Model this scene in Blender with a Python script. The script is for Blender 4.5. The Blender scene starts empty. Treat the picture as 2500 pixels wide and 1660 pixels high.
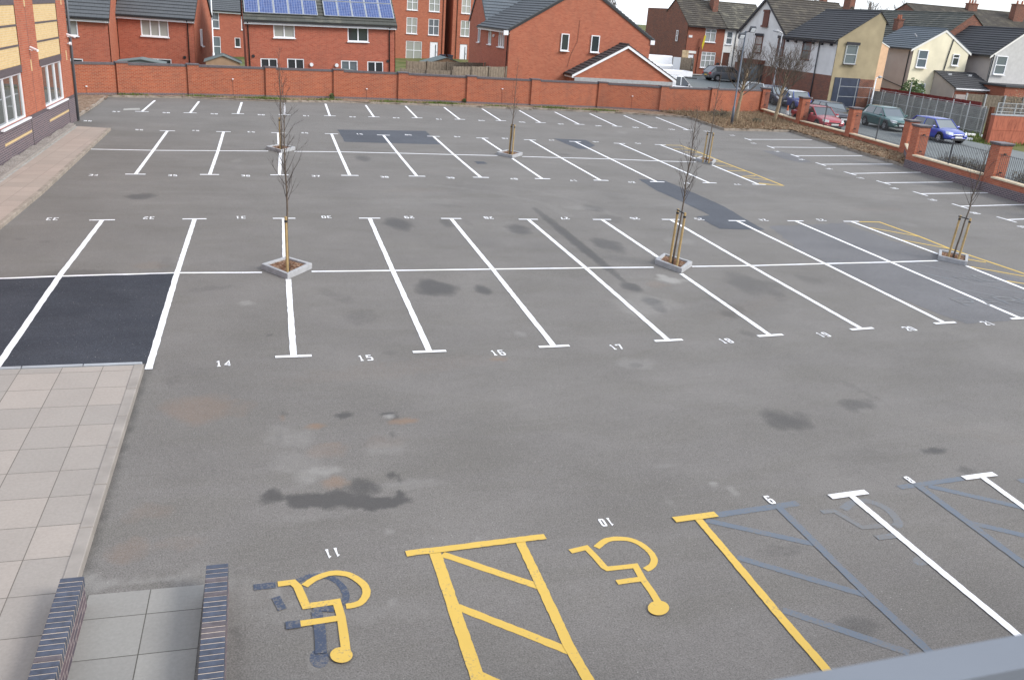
import bpy, bmesh, math, random
import numpy as np
from math import radians, sin, cos, pi, atan2, hypot
from mathutils import Vector, Matrix, Euler
S = bpy.context.scene
# ------------------------------------------------------------------ camera
F_PX, ROLL, PITCH, YAW = 2126.48, radians(4.309), radians(20.556), radians(18.674)
CAM = Vector((-1.213, -19.707, 5.908))
_f = Vector((sin(YAW)*cos(PITCH), cos(YAW)*cos(PITCH), -sin(PITCH)))
_r = Vector((cos(YAW), -sin(YAW), 0)); _u = _r.cross(_f)
_r, _u = cos(ROLL)*_r+sin(ROLL)*_u, -sin(ROLL)*_r+cos(ROLL)*_u
cd = bpy.data.cameras.new('camera'); co = bpy.data.objects.new('camera', cd); S.collection.objects.link(co)
co.matrix_world = Matrix(((_r.x, _u.x, -_f.x, CAM.x), (_r.y, _u.y, -_f.y, CAM.y), (_r.z, _u.z, -_f.z, CAM.z), (0, 0, 0, 1)))
cd.sensor_width = 23.6; cd.lens = 23.6*F_PX/2500; cd.clip_start = .05; cd.clip_end = 3000
cd.dof.use_dof = True; cd.dof.focus_distance = 26; cd.dof.aperture_fstop = 9
S.camera = co
S.render.resolution_x = 1024; S.render.resolution_y = 679
# ------------------------------------------------------------------ sky and sun
SUN_EL, SUN_AZ = radians(35), radians(128)     # azimuth clockwise from +Y
w = bpy.data.worlds.new('World'); S.world = w; w.use_nodes = True
wn, wl = w.node_tree.nodes, w.node_tree.links; wn.clear()
wo = wn.new('ShaderNodeOutputWorld'); bg = wn.new('ShaderNodeBackground'); sk = wn.new('ShaderNodeTexSky')
sk.sky_type = 'NISHITA'; sk.sun_disc = False; sk.sun_elevation = SUN_EL; sk.sun_rotation = SUN_AZ
sk.air_density = 1.0; sk.dust_density = 1.5; sk.ozone_density = 1.2
tc = wn.new('ShaderNodeTexCoord'); mp = wn.new('ShaderNodeMapping'); mp.inputs['Scale'].default_value = (1, 1, 3.5)
nz = wn.new('ShaderNodeTexNoise'); nz.inputs['Scale'].default_value = 3.2; nz.inputs['Detail'].default_value = 7
cr = wn.new('ShaderNodeValToRGB'); cr.color_ramp.elements[0].position = .36; cr.color_ramp.elements[1].position = .62
cr.color_ramp.elements[0].color = (.28, .28, .28, 1); cr.color_ramp.elements[1].color = (.97, .97, .97, 1)
mx = wn.new('ShaderNodeMix'); mx.data_type = 'RGBA'; mx.inputs['B'].default_value = (6.6, 7.0, 7.6, 1)
wl.new(tc.outputs['Generated'], mp.inputs['Vector']); wl.new(mp.outputs[0], nz.inputs['Vector'])
wl.new(nz.outputs['Fac'], cr.inputs[0]); wl.new(cr.outputs[0], mx.inputs['Factor'])
wl.new(sk.outputs[0], mx.inputs['A']); wl.new(mx.outputs['Result'], bg.inputs['Color'])
bg.inputs['Strength'].default_value = .15; wl.new(bg.outputs[0], wo.inputs[0])
sd = bpy.data.lights.new('sun', 'SUN'); so = bpy.data.objects.new('sun', sd); S.collection.objects.link(so)
sd.energy = 1.9; sd.angle = radians(20); sd.color = (1, .96, .9)
_sv = Vector((sin(SUN_AZ)*cos(SUN_EL), cos(SUN_AZ)*cos(SUN_EL), sin(SUN_EL)))
so.rotation_euler = _sv.to_track_quat('Z', 'Y').to_euler()
S.view_settings.view_transform = 'Standard'; S.view_settings.look = 'None'; S.view_settings.gamma = 1
S.view_settings.exposure = .62
# ------------------------------------------------------------------ helpers
def G(x, y, z=0.):
    """point of the photograph (2500 px wide) carried down to the level plane z: used to survey the ground"""
    d = _f+_r*((x-1250)/F_PX)-_u*((y-830)/F_PX); t = (z-CAM.z)/d.z
    return CAM+d*t
def zA(a, b): s = 700/2360; return s*a, s*b
def zB(a, b): s = 700/2360; return 600+s*a, s*b
def zC(a, b): s = 700/2360; return 1100+s*a, s*b
def z1(a, b): s = 900/2352; return s*a, 400+s*b
def z2(a, b): s = 900/2352; return 800+s*a, 400+s*b
def z3(a, b): s = 900/2352; return 1600+s*a, 250+s*b
def z4(a, b): s = 900/1857; return s*a, 900+s*b
def f0(a, b): s = 900/2352; return 600+s*a, 1060+s*b
def f1(a, b): s = 900/2352; return 1600+s*a, 1060+s*b
def q3(a, b): s = 400/2323; return 1750+s*a, 130+s*b
def q4(a, b): s = 400/2091; return 2100+s*a, 180+s*b
def q7(a, b): s = 450/2352; return 2050+s*a, 620+s*b
def q8(a, b): s = 340/2050; return 1360+s*a, 1260+s*b
def q9(a, b): s = 500/2362; return 600+s*a, 960+s*b
R = random.Random(7)
def lin(c): return tuple((v/255/12.92 if v/255 <= .04045 else ((v/255+.055)/1.055)**2.4) for v in c)

class MB:
    def __init__(s): s.v = []; s.f = []
    def add(s, vs, fs):
        o = len(s.v); s.v += [tuple(v) for v in vs]; s.f += [tuple(i+o for i in f) for f in fs]; return s
    def quad(s, a, b, c, d): return s.add([a, b, c, d], [(0, 1, 2, 3)])
    def poly(s, ps): return s.add(ps, [tuple(range(len(ps)))])
    def box(s, x0, x1, y0, y1, z0, z1):
        v = [(x0, y0, z0), (x1, y0, z0), (x1, y1, z0), (x0, y1, z0), (x0, y0, z1), (x1, y0, z1), (x1, y1, z1), (x0, y1, z1)]
        return s.add(v, [(3, 2, 1, 0), (4, 5, 6, 7), (0, 1, 5, 4), (1, 2, 6, 5), (2, 3, 7, 6), (3, 0, 4, 7)])
    def prism(s, ps, d):      # polygon ps swept by vector d
        n = len(ps); a = [Vector(p) for p in ps]; b = [p+Vector(d) for p in a]
        nn = Vector((0, 0, 0))
        for i in range(n): nn += a[i].cross(a[(i+1) % n])
        fl = nn.dot(Vector(d)) > 0
        fs = [tuple(range(n)), tuple(range(2*n-1, n-1, -1))]+[(i, i+n, (i+1) % n+n, (i+1) % n) for i in range(n)]
        if fl: fs = [tuple(reversed(f)) for f in fs]
        return s.add(a+b, fs)
    def bar(s, p, q, w, h=None):   # box beam between p and q
        p, q = Vector(p), Vector(q); d = (q-p).normalized(); h = h or w
        up = Vector((0, 0, 1)) if abs(d.z) < .9 else Vector((0, 1, 0))
        a = d.cross(up).normalized()*(w/2); b = a.cross(d).normalized()*(h/2)
        return s.prism([p-a-b, p+a-b, p+a+b, p-a+b], q-p)
    def tube(s, pts, rs, n=6, cap=True):
        pts = [Vector(p) for p in pts]; rings = []
        if not hasattr(rs, '__len__'): rs = [rs]*len(pts)
        for i, p in enumerate(pts):
            d = (pts[min(i+1, len(pts)-1)]-pts[max(i-1, 0)])
            d = d.normalized() if d.length > 1e-9 else Vector((0, 0, 1))
            a = d.orthogonal().normalized() if i == 0 else (a-d*a.dot(d)).normalized()
            b = d.cross(a); rings.append([p+(a*cos(2*pi*k/n)+b*sin(2*pi*k/n))*rs[i] for k in range(n)])
        v = [x for r in rings for x in r]; f = []
        for i in range(len(rings)-1):
            for k in range(n): f.append((i*n+k, i*n+(k+1) % n, (i+1)*n+(k+1) % n, (i+1)*n+k))
        if cap: f += [tuple(reversed(range(n))), tuple(range((len(rings)-1)*n, len(rings)*n))]
        return s.add(v, f)
    def disc(s, c, r, axis, t, n=20, r2=None):   # cylinder centred at c along axis
        ax = Vector(axis).normalized(); return s.tube([Vector(c)-ax*t/2, Vector(c)+ax*t/2], [r, r2 if r2 is not None else r], n)
    def build(s, name, mat, parent=None, smooth=False, bevel=0, **kw):
        me = bpy.data.meshes.new(name); me.from_pydata(s.v, [], s.f)
        mats = mat if isinstance(mat, (list, tuple)) else [mat]
        for m in mats: me.materials.append(m)
        uv = me.uv_layers.new(name='UVMap'); nl = len(me.loops)
        co_ = np.empty(len(me.vertices)*3); me.vertices.foreach_get('co', co_); co_ = co_.reshape(-1, 3)
        pn = np.empty(len(me.polygons)*3); me.polygons.foreach_get('normal', pn); pn = pn.reshape(-1, 3)
        lt = np.empty(len(me.polygons), int); me.polygons.foreach_get('loop_total', lt)
        li = np.empty(nl, int); me.loops.foreach_get('vertex_index', li)
        n = np.repeat(pn, lt, 0); P = co_[li]
        t = np.stack([-n[:, 1], n[:, 0], 0*n[:, 0]], 1); L = np.linalg.norm(t, axis=1, keepdims=True)
        flat = L[:, 0] < .05; t = np.where(L > .05, t/np.maximum(L, 1e-9), [[1., 0, 0]]); b = np.cross(n, t)
        b[flat] = (0, 1, 0)
        UV = np.stack([(P*t).sum(1), (P*b).sum(1)], 1); uv.data.foreach_set('uv', UV.ravel())
        if smooth: me.shade_smooth()
        o = bpy.data.objects.new(name, me); S.collection.objects.link(o)
        if parent: o.parent = parent
        if bevel:
            m = o.modifiers.new('bevel', 'BEVEL'); m.width = bevel; m.segments = 2; m.limit_method = 'ANGLE'
        for k, v in kw.items(): o[k] = v
        return o
def tag(o, label, cat, group=None):
    o['label'] = label; o['category'] = cat
    if group: o['group'] = group
    return o
def thing(name, label, cat, loc=(0, 0, 0), rz=0, group=None):
    o = bpy.data.objects.new(name, None); S.collection.objects.link(o); o.empty_display_size = .3
    o.location = loc; o.rotation_euler = (0, 0, rz); return tag(o, label, cat, group)
def copy_tree(o, parent=None):
    c = o.copy(); S.collection.objects.link(c)
    if parent: c.parent = parent
    for ch in list(o.children): copy_tree(ch, c)
    return c
def struct(o): o['kind'] = 'structure'; return o
# ------------------------------------------------------------------ materials
class N:
    """small node helper"""
    def __init__(s, name, rough=.7, spec=.3, metal=0.):
        s.m = bpy.data.materials.new(name); s.m.use_nodes = True; s.t = s.m.node_tree; s.n = s.t.nodes; s.l = s.t.links
        s.b = s.n['Principled BSDF']; s.b.inputs['Roughness'].default_value = rough
        s.b.inputs['Specular IOR Level'].default_value = spec; s.b.inputs['Metallic'].default_value = metal
    def new(s, k, **kw):
        x = s.n.new('ShaderNode'+k)
        for a, v in kw.items(): setattr(x, a, v)
        return x
    def put(s, sock, v):
        if isinstance(v, (int, float)): sock.default_value = v
        elif isinstance(v, (tuple, list)): sock.default_value = tuple(v)+((1,) if len(v) == 3 and sock.type == 'RGBA' else ())
        else: s.l.new(v, sock)
    def uv(s, sc=(1, 1, 1), kind='UV'):
        t = s.new('TexCoord'); m = s.new('Mapping'); m.inputs['Scale'].default_value = sc
        s.l.new(t.outputs[kind], m.inputs['Vector']); return m.outputs[0]
    def noise(s, vec, scale, det=4, rough=.55, dist=0.):
        x = s.new('TexNoise'); s.put(x.inputs['Vector'], vec); x.inputs['Scale'].default_value = scale
        x.inputs['Detail'].default_value = det; x.inputs['Roughness'].default_value = rough; x.inputs['Distortion'].default_value = dist
        return x.outputs['Fac']
    def ramp(s, v, a, b, lo=0., hi=1.):
        x = s.new('MapRange'); s.put(x.inputs[0], v); x.inputs[1].default_value = a; x.inputs[2].default_value = b
        x.inputs[3].default_value = lo; x.inputs[4].default_value = hi; x.clamp = True; return x.outputs[0]
    def math(s, op, a, b=0.):
        x = s.new('Math', operation=op); s.put(x.inputs[0], a); s.put(x.inputs[1], b); return x.outputs[0]
    def mix(s, f, a, b, mode='MIX'):
        x = s.new('Mix', data_type='RGBA', blend_type=mode); s.put(x.inputs['Factor'], f); s.put(x.inputs['A'], a); s.put(x.inputs['B'], b)
        return x.outputs['Result']
    def col(s, v): s.put(s.b.inputs['Base Color'], v); return s
    def bump(s, h, dist=.01, st=.5):
        x = s.new('Bump'); x.inputs['Distance'].default_value = dist; x.inputs['Strength'].default_value = st
        s.l.new(h, x.inputs['Height']); s.l.new(x.outputs[0], s.b.inputs['Normal']); return s
M = {}
def plain(name, c, rough=.6, spec=.3, metal=0., var=.12, sc=3.):
    n = N(name, rough, spec, metal); o = n.uv(kind='Object'); f = n.noise(o, sc, 5)
    n.col(n.mix(n.ramp(f, .25, .75), tuple(v*(1-var) for v in c), tuple(min(1, v*(1+var)) for v in c)))
    M[name] = n.m; return n.m
def brickmat(name, c1, c2, mortar, grime=.25, ms=.008, dirt=(.1, .08, .07), bw=.225, bh=.075):
    n = N(name, .85, .2); u = n.uv()
    b = n.new('TexBrick'); n.l.new(u, b.inputs['Vector']); b.inputs['Scale'].default_value = 1
    b.inputs['Brick Width'].default_value = bw; b.inputs['Row Height'].default_value = bh; b.inputs['Mortar Size'].default_value = ms
    b.inputs['Mortar Smooth'].default_value = .3; b.inputs['Bias'].default_value = 0
    n.put(b.inputs['Color1'], c1); n.put(b.inputs['Color2'], c2); n.put(b.inputs['Mortar'], mortar)
    f = n.noise(n.uv((1, .35, 1)), 1.1, 7, .68); f2 = n.noise(u, 9, 3)
    c = n.mix(n.ramp(f, .45, .8, 0, grime), b.outputs['Color'], dirt)
    c = n.mix(.28, c, n.mix(n.ramp(f2, .3, .7), (.55, .55, .55), (1, 1, 1)), 'MULTIPLY')
    n.col(c).bump(b.outputs['Fac'], .006, -.5); M[name] = n.m; return n.m
OR1, OR2 = (.47, .145, .082), (.38, .10, .058)
brickmat('orange_brick', OR1, OR2, (.36, .22, .15), .22)
brickmat('wall_brick', (.41, .108, .052), (.30, .070, .036), (.38, .23, .155), .4, .010)
brickmat('red_brick', (.46, .128, .078), (.36, .088, .054), (.36, .21, .15), .25)
brickmat('old_brick', (.25, .08, .05), (.12, .05, .04), (.26, .17, .13), .5, .012)
brickmat('terrace_brick', (.33, .11, .065), (.26, .08, .05), (.28, .15, .11), .2)
brickmat('blue_brick', (.10, .095, .12), (.135, .11, .125), (.30, .25, .22), .2, .009)
brickmat('purple_brick', (.14, .105, .12), (.10, .085, .105), (.33, .28, .27), .15, .009)
brickmat('cream_brick', (.66, .48, .24), (.60, .42, .2), (.62, .52, .36), .1, .008, (.5, .36, .2))
plain('engineering_brick', (.055, .066, .096), .45, .4, var=.4, sc=11)
plain('engineering_brown', (.10, .085, .092), .5, .4, var=.3, sc=11)
plain('mortar', (.46, .39, .33), .9, .1, sc=20)
plain('white_upvc', (.78, .79, .82), .35, .4, var=.03)
plain('grey_upvc', (.42, .44, .45), .5, .3)
plain('concrete', (.34, .33, .31), .85, .2, var=.3, sc=5)
plain('buff_kerb', (.285, .26, .236), .85, .2, var=.16, sc=3)
plain('kerb_concrete', (.29, .25, .21), .85, .2, var=.3, sc=4)
plain('pale_concrete', (.36, .365, .375), .8, .2, var=.18, sc=8)
plain('coping_stone', (.62, .52, .38), .8, .2, var=.15, sc=6)
plain('black_metal', (.02, .02, .022), .45, .5)
plain('dark_metal', (.045, .048, .055), .5, .5)
plain('grey_metal', (.16, .17, .19), .5, .5, .4)
plain('galvanised', (.42, .44, .46), .5, .5, .5)
plain('frame_alu', (.155, .170, .195), .5, .4, 0, .1)
plain('white_render', (.62, .61, .60), .9, .15, var=.1, sc=1.2)
plain('bright_render', (.74, .73, .70), .9, .15, var=.06, sc=1.5)
plain('cream_render', (.72, .66, .50), .9, .15, var=.12, sc=.8)
plain('taupe_render', (.40, .36, .34), .9, .15, var=.1, sc=.9)
plain('tan_render', (.33, .275, .18), .9, .15, var=.22, sc=.7)
plain('peach_render', (.68, .45, .29), .9, .15, var=.08)
plain('grey_render', (.5, .49, .48), .9, .15, var=.1)
plain('brown_wood', (.13, .05, .035), .6, .3)
plain('black_paint', (.018, .018, .026), .5, .4)
plain('shutter_blue', (.028, .038, .068), .5, .4, var=.2)
plain('red_paint', (.14, .022, .022), .6, .3, var=.2)
plain('tyre', (.02, .02, .02), .85, .2)
plain('alloy', (.5, .5, .52), .3, .5, .8)
plain('lamp_glass', (.75, .78, .8), .1, .6)
plain('red_lamp', (.5, .03, .03), .25, .5)
plain('orange_plastic', (.75, .16, .04), .5, .4)
plain('stake_wood', (.38, .27, .13), .8, .2, var=.2, sc=9)
plain('bark', (.13, .105, .085), .9, .1, var=.35, sc=14)
plain('pale_bark', (.27, .21, .14), .9, .1, var=.3, sc=9)
plain('twig_dark', (.075, .06, .055), .9, .1)
plain('fence_wood', (.20, .165, .13), .9, .1, var=.3, sc=6)
plain('shed_felt', (.16, .19, .19), .9, .1)
plain('shed_wood', (.34, .23, .15), .8, .1)
plain('blind', (.34, .33, .29), .8, .2)
plain('blind_dark', (.16, .155, .15), .8, .2)
plain('terracotta', (.34, .13, .08), .8, .2)
plain('lead', (.36, .37, .39), .6, .3)
plain('meter_white', (.7, .7, .7), .5, .3)
plain('leaf_green', (.06, .105, .03), .6, .3, var=.4, sc=6)
plain('hedge_twig', (.12, .105, .075), .9, .1, var=.4, sc=6)
plain('chip_brown', (.17, .09, .055), .9, .1, var=.6, sc=18)
plain('chip_light', (.27, .20, .13), .9, .1, var=.4, sc=18)
plain('bin_plastic', (.03, .03, .04), .5, .4)
plain('yellow_cloth', (.55, .45, .03), .8, .2)
def glassmat(name, c, rough=.04, sp=.8):
    n = N(name, rough, sp); n.col(c); n.b.inputs['Coat Weight'].default_value = .6; n.b.inputs['Coat Roughness'].default_value = .03
    M[name] = n.m
glassmat('window_glass', (.035, .045, .05)); glassmat('net_glass', (.30, .32, .31)); glassmat('car_glass', (.03, .035, .04)); glassmat('windscreen', (.12, .14, .15))
glassmat('blind_glass', (.33, .34, .31)); glassmat('grey_glass', (.13, .155, .17)); glassmat('blue_pane', (.10, .13, .16))
def carpaint(name, c):
    n = N(name, .32, .5, .25); n.col(c); n.b.inputs['Coat Weight'].default_value = .8; n.b.inputs['Coat Roughness'].default_value = .06; M[name] = n.m
carpaint('paint_green', (.035, .11, .105)); carpaint('paint_blue', (.03, .055, .33)); carpaint('paint_mini', (.03, .055, .27))
carpaint('paint_red', (.42, .025, .045)); carpaint('paint_black', (.02, .02, .035)); carpaint('paint_grey', (.13, .135, .15))
carpaint('paint_silver', (.35, .36, .37)); carpaint('paint_white', (.75, .77, .8)); carpaint('paint_navy', (.02, .025, .06))
def roofmat(name, c, c2, moss=0., mc=(.3, .27, .2), tw=.3):
    n = N(name, .75, .3); u = n.uv(); f = n.noise(u, 1.2, 5); g = n.noise(u, 14, 3)
    b = n.new('TexBrick'); n.l.new(u, b.inputs['Vector']); b.inputs['Scale'].default_value = 1; b.inputs['Brick Width'].default_value = tw
    b.inputs['Row Height'].default_value = .32; b.inputs['Mortar Size'].default_value = .008
    n.put(b.inputs['Color1'], c); n.put(b.inputs['Color2'], tuple(.75*x+.25*y for x, y in zip(c, c2))); n.put(b.inputs['Mortar'], tuple(v*.5 for v in c))
    cc = n.mix(n.ramp(f, .3, .8, 0, .45), b.outputs['Color'], c2)
    cc = n.mix(n.ramp(n.math('MULTIPLY', g, n.ramp(f, .3, .7)), .28, .42, 0, moss), cc, mc)
    n.col(cc); M[name] = n.m
roofmat('roof_dark', (.088, .096, .105), (.11, .118, .126)); roofmat('roof_slate', (.10, .12, .14), (.14, .155, .17))
roofmat('roof_black', (.050, .051, .056), (.072, .072, .077)); roofmat('roof_brown', (.062, .054, .046), (.082, .074, .062), .5, (.17, .15, .11), .2)
roofmat('roof_mossy', (.075, .07, .060), (.10, .095, .078), .7, (.24, .225, .17)); roofmat('roof_green', (.072, .075, .068), (.095, .095, .083), .4, (.2, .19, .15))
roofmat('roof_garage', (.062, .058, .060), (.085, .08, .08), .0)
n = N('solar_cell', .15, .6); u = n.uv(); b = n.new('TexBrick'); n.l.new(u, b.inputs['Vector']); b.offset = 0; b.inputs['Scale'].default_value = 1
b.inputs['Brick Width'].default_value = .16; b.inputs['Row Height'].default_value = .16; b.inputs['Mortar Size'].default_value = .008
n.put(b.inputs['Color1'], (.025, .05, .16)); n.put(b.inputs['Color2'], (.045, .085, .23)); n.put(b.inputs['Mortar'], (.25, .28, .42)); n.col(b.outputs['Color']); M['solar_cell'] = n.m
# paint on the ground: slightly worn, aggregate showing through
def paintmat(name, c, wear=.35, under=(.17, .16, .15)):
    n = N(name, .7, .25); o = n.uv(kind='Object'); f = n.noise(o, 30, 5, .7); g = n.noise(o, 2.2, 4)
    k = n.math('ADD', f, n.math('MULTIPLY', g, .5)); c1 = n.mix(n.ramp(g, .3, .7), tuple(v*.94 for v in c), c)
    n.col(n.mix(n.ramp(k, .98-wear*.3, 1.12-wear*.3, 0, .8), c1, under)).bump(n.noise(o, 90, 2), .003, .4); M[name] = n.m
paintmat('white_paint', (.80, .80, .82), .4); paintmat('yellow_paint', (.62, .42, .095), .45)
paintmat('old_grey_paint', (.135, .160, .195), .8); paintmat('old_blue_paint', (.058, .075, .115), .8); paintmat('ghost_paint', (.165, .185, .21), 1.2)
def tarmac(name, c, fine=.35, big=.25, tint=None, speck=.25):
    n = N(name, .9, .2); o = n.uv(kind='Object')
    f = n.noise(o, .35, 6, .6); g = n.noise(o, 55, 3, .8); h = n.noise(o, 5, 5, .65); m_ = n.noise(n.uv((.5, 1.6, 1), 'Object'), .9, 6, .62, .6)
    cc = n.mix(n.ramp(f, .3, .7), tuple(v*(1-big) for v in c), tuple(v*(1+big) for v in c))
    cc = n.mix(n.ramp(m_, .42, .75, 0, .35), cc, tint or tuple(v*.7 for v in c))
    cc = n.mix(n.ramp(h, .3, .75, 0, .3), cc, tuple(v*.72 for v in c))
    cc = n.mix(1, cc, n.mix(n.ramp(g, .25, .75), (1-fine,)*3, (1+fine,)*3), 'MULTIPLY')
    g2_ = n.noise(o, 16, 6, .85); cc = n.mix(1, cc, n.mix(n.ramp(g2_, .3, .7), (1-fine*.30,)*3, (1+fine*.30,)*3), 'MULTIPLY')
    sp = n.noise(o, 34, 1, .5); cc = n.mix(n.ramp(sp, .74, .78, 0, speck), cc, (.5, .48, .45))
    n.col(cc).bump(g, .006, .5); M[name] = n.m; return n, cc
tarmac('tarmac_new', (.043, .047, .058), .6, .25, (.075, .078, .088), .5); tarmac('tarmac_patch', (.088, .094, .108), .35, .15); tarmac('tarmac_blue', (.150, .148, .152), .5, .12)
tarmac('road_grey', (.185, .20, .20), .25, .12)
# worn car park surface, with surveyed stains stored on the mesh
n, cc = tarmac('car_park_tarmac', (.174, .164, .154), .52, .13, (.118, .112, .092), .45)
a = n.new('Attribute', attribute_name='stain'); sp = n.new('SeparateColor'); n.l.new(a.outputs['Color'], sp.inputs[0])
o = n.uv(kind='Object'); e = n.math('MULTIPLY', n.math('SUBTRACT', n.noise(o, 9, 5, .75), .5), .55)
e2 = n.math('MULTIPLY', n.math('SUBTRACT', n.noise(o, 40, 3, .8), .5), .9)
f3 = n.math('ADD', sp.outputs[0], n.math('MULTIPLY', n.math('ADD', e, e2), n.ramp(sp.outputs[0], .02, .3)))
dk = n.ramp(f3, .14, .80)
cc = n.mix(n.math('MULTIPLY', dk, .78), cc, (.056, .053, .051))
ru = n.ramp(n.math('ADD', sp.outputs[1], n.math('MULTIPLY', e, n.ramp(sp.outputs[1], .02, .25))), .10, 1.3, 0, .5); cc = n.mix(ru, cc, (.26, .15, .085))
pl = n.ramp(n.math('ADD', sp.outputs[2], n.math('MULTIPLY', e, n.ramp(sp.outputs[2], .02, .25))), .10, 1.2, 0, .6); cc = n.mix(pl, cc, (.40, .39, .37))
n.col(cc); n.put(n.b.inputs['Roughness'], n.ramp(dk, 0, 1, .9, .6))
# paving slabs
def slabs(name, c1, c2, joint, w, h, off=0., ms=.012):
    n = N(name, .85, .2); u = n.uv(); b = n.new('TexBrick'); n.l.new(u, b.inputs['Vector']); b.offset = off; b.inputs['Scale'].default_value = 1
    b.inputs['Brick Width'].default_value = w; b.inputs['Row Height'].default_value = h; b.inputs['Mortar Size'].default_value = ms*.5; b.inputs['Mortar Smooth'].default_value = .2
    n.put(b.inputs['Color1'], c1); n.put(b.inputs['Color2'], c2); n.put(b.inputs['Mortar'], joint)
    f = n.noise(u, 1.3, 6, .6); g = n.noise(u, 26, 4, .7)
    c = n.mix(n.ramp(f, .4, .75, 0, .3), b.outputs['Color'], tuple(v*.68 for v in c1)); c = n.mix(.35, c, n.mix(n.ramp(g, .3, .7), (.72,)*3, (1.15,)*3), 'MULTIPLY')
    n.col(c).bump(b.outputs['Fac'], .01, -.6); M[name] = n.m
slabs('buff_slabs', (.365, .325, .29), (.305, .28, .255), (.13, .115, .10), .60, .645)
slabs('grey_slabs', (.30, .292, .272), (.265, .258, .242), (.09, .085, .075), .6, .6)
slabs('pink_slabs', (.40, .33, .285), (.35, .295, .255), (.22, .18, .16), .63, .63)
# loose ground
def loose(name, c1, c2, c3, sc=30):
    n = N(name, .95, .1); o = n.uv(kind='Object'); v = n.new('TexVoronoi'); n.l.new(o, v.inputs['Vector']); v.inputs['Scale'].default_value = sc
    s_ = n.new('SeparateColor'); n.l.new(v.outputs['Color'], s_.inputs[0]); f = n.noise(o, 1.5, 5)
    c = n.mix(s_.outputs[0], c1, c2); c = n.mix(n.ramp(s_.outputs[1], .6, .7), c, c3); c = n.mix(n.ramp(f, .4, .7, 0, .4), c, tuple(x*.5 for x in c1))
    n.col(c).bump(v.outputs['Distance'], .02, .8); M[name] = n.m
loose('bark_chip', (.13, .065, .04), (.22, .12, .08), (.36, .26, .18)); loose('leaf_litter', (.15, .10, .065), (.22, .155, .10), (.32, .24, .16), 22)
loose('gravel', (.26, .23, .21), (.34, .31, .28), (.46, .42, .38), 45); loose('soil', (.19, .13, .09), (.26, .18, .13), (.30, .22, .16), 12)
n = N('grass_ground', .95, .1); o = n.uv(kind='Object'); n.col(n.mix(n.ramp(n.noise(o, .6, 6), .35, .65), (.075, .10, .03), (.16, .15, .07))); M['grass_ground'] = n.m
plain('grass_blade', (.105, .145, .035), .8, .2, var=.5, sc=2)
# ------------------------------------------------------------------ terrain
FAR = [G(*p) for p in [(178, 237), (289, 236), (461, 237), (649, 241), (814, 244), (971, 249), (1140, 257), (1293, 262), (1456, 267), (1606, 276), (1728, 279), (1856, 281)]]
FAR[0] = Vector((-9.6, 33.2, 0)); FAR[6].y += .3
RAIL = [Vector((37.4, 39.5, 0)), Vector((36.0, 32.5, 0)), Vector((35.4, 26.4, 0)), Vector((34.4, 20.3, 0))]
FAR[-1] = RAIL[0].copy()
NEAR = [Vector((31.35, 16.3, 0)), Vector((30.55, 10.5, 0)), Vector((29.6, 4.2, 0)), Vector((28.7, -3, 0))]
FACADE_END = Vector((-7.73, 24.33, 0)); UB = Vector((cos(radians(86.9)), sin(radians(86.9)), 0))
PARK = [(v.x, v.y) for v in FAR+RAIL[1:]+NEAR]+[(27, -19.2), (-12, -19.2), (-10.3, -24+2), (-9.9, 0), (FACADE_END.x, FACADE_END.y), (-9.6, 26)]
PARK = [(v.x, v.y) for v in FAR+RAIL[1:]+NEAR]+[(27, -19.2), (-10.08, -19.2), (FACADE_END.x, FACADE_END.y), (-9.6, 24.4)]
def inside(px, py, poly):
    r = np.zeros(px.shape, bool); n = len(poly)
    for i in range(n):
        x1, y1 = poly[i]; x2, y2 = poly[(i+1) % n]
        c = ((y1 > py) != (y2 > py)); xs = (x2-x1)*(py-y1)/((y2-y1) if abs(y2-y1) > 1e-9 else 1e-9)+x1
        r ^= c & (px < xs)
    return r
def dist(px, py, poly):
    d = np.full(px.shape, 1e9); n = len(poly)
    for i in range(n):
        a = np.array(poly[i]); b = np.array(poly[(i+1) % n]); ab = b-a; L = max(ab@ab, 1e-9)
        t = np.clip(((px-a[0])*ab[0]+(py-a[1])*ab[1])/L, 0, 1); d = np.minimum(d, np.hypot(px-a[0]-t*ab[0], py-a[1]-t*ab[1]))
    return d
def ss(x, a, b): t = np.clip((x-a)/(b-a), 0, 1); return t*t*(3-2*t)
def TZ(x, y):
    x = np.asarray(x, float); y = np.asarray(y, float)
    west = np.clip(-.9+.045*x, -1.3, .2); east = 1.1*ss(y, 38, 60)
    return west+(east-west)*ss(x, 27, 36)
def GT(x, y):
    z = 0.
    for _ in range(12): p = G(x, y, z); z = .5*z+.5*(float(TZ(p.x, p.y))+.012)
    return p
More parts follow.
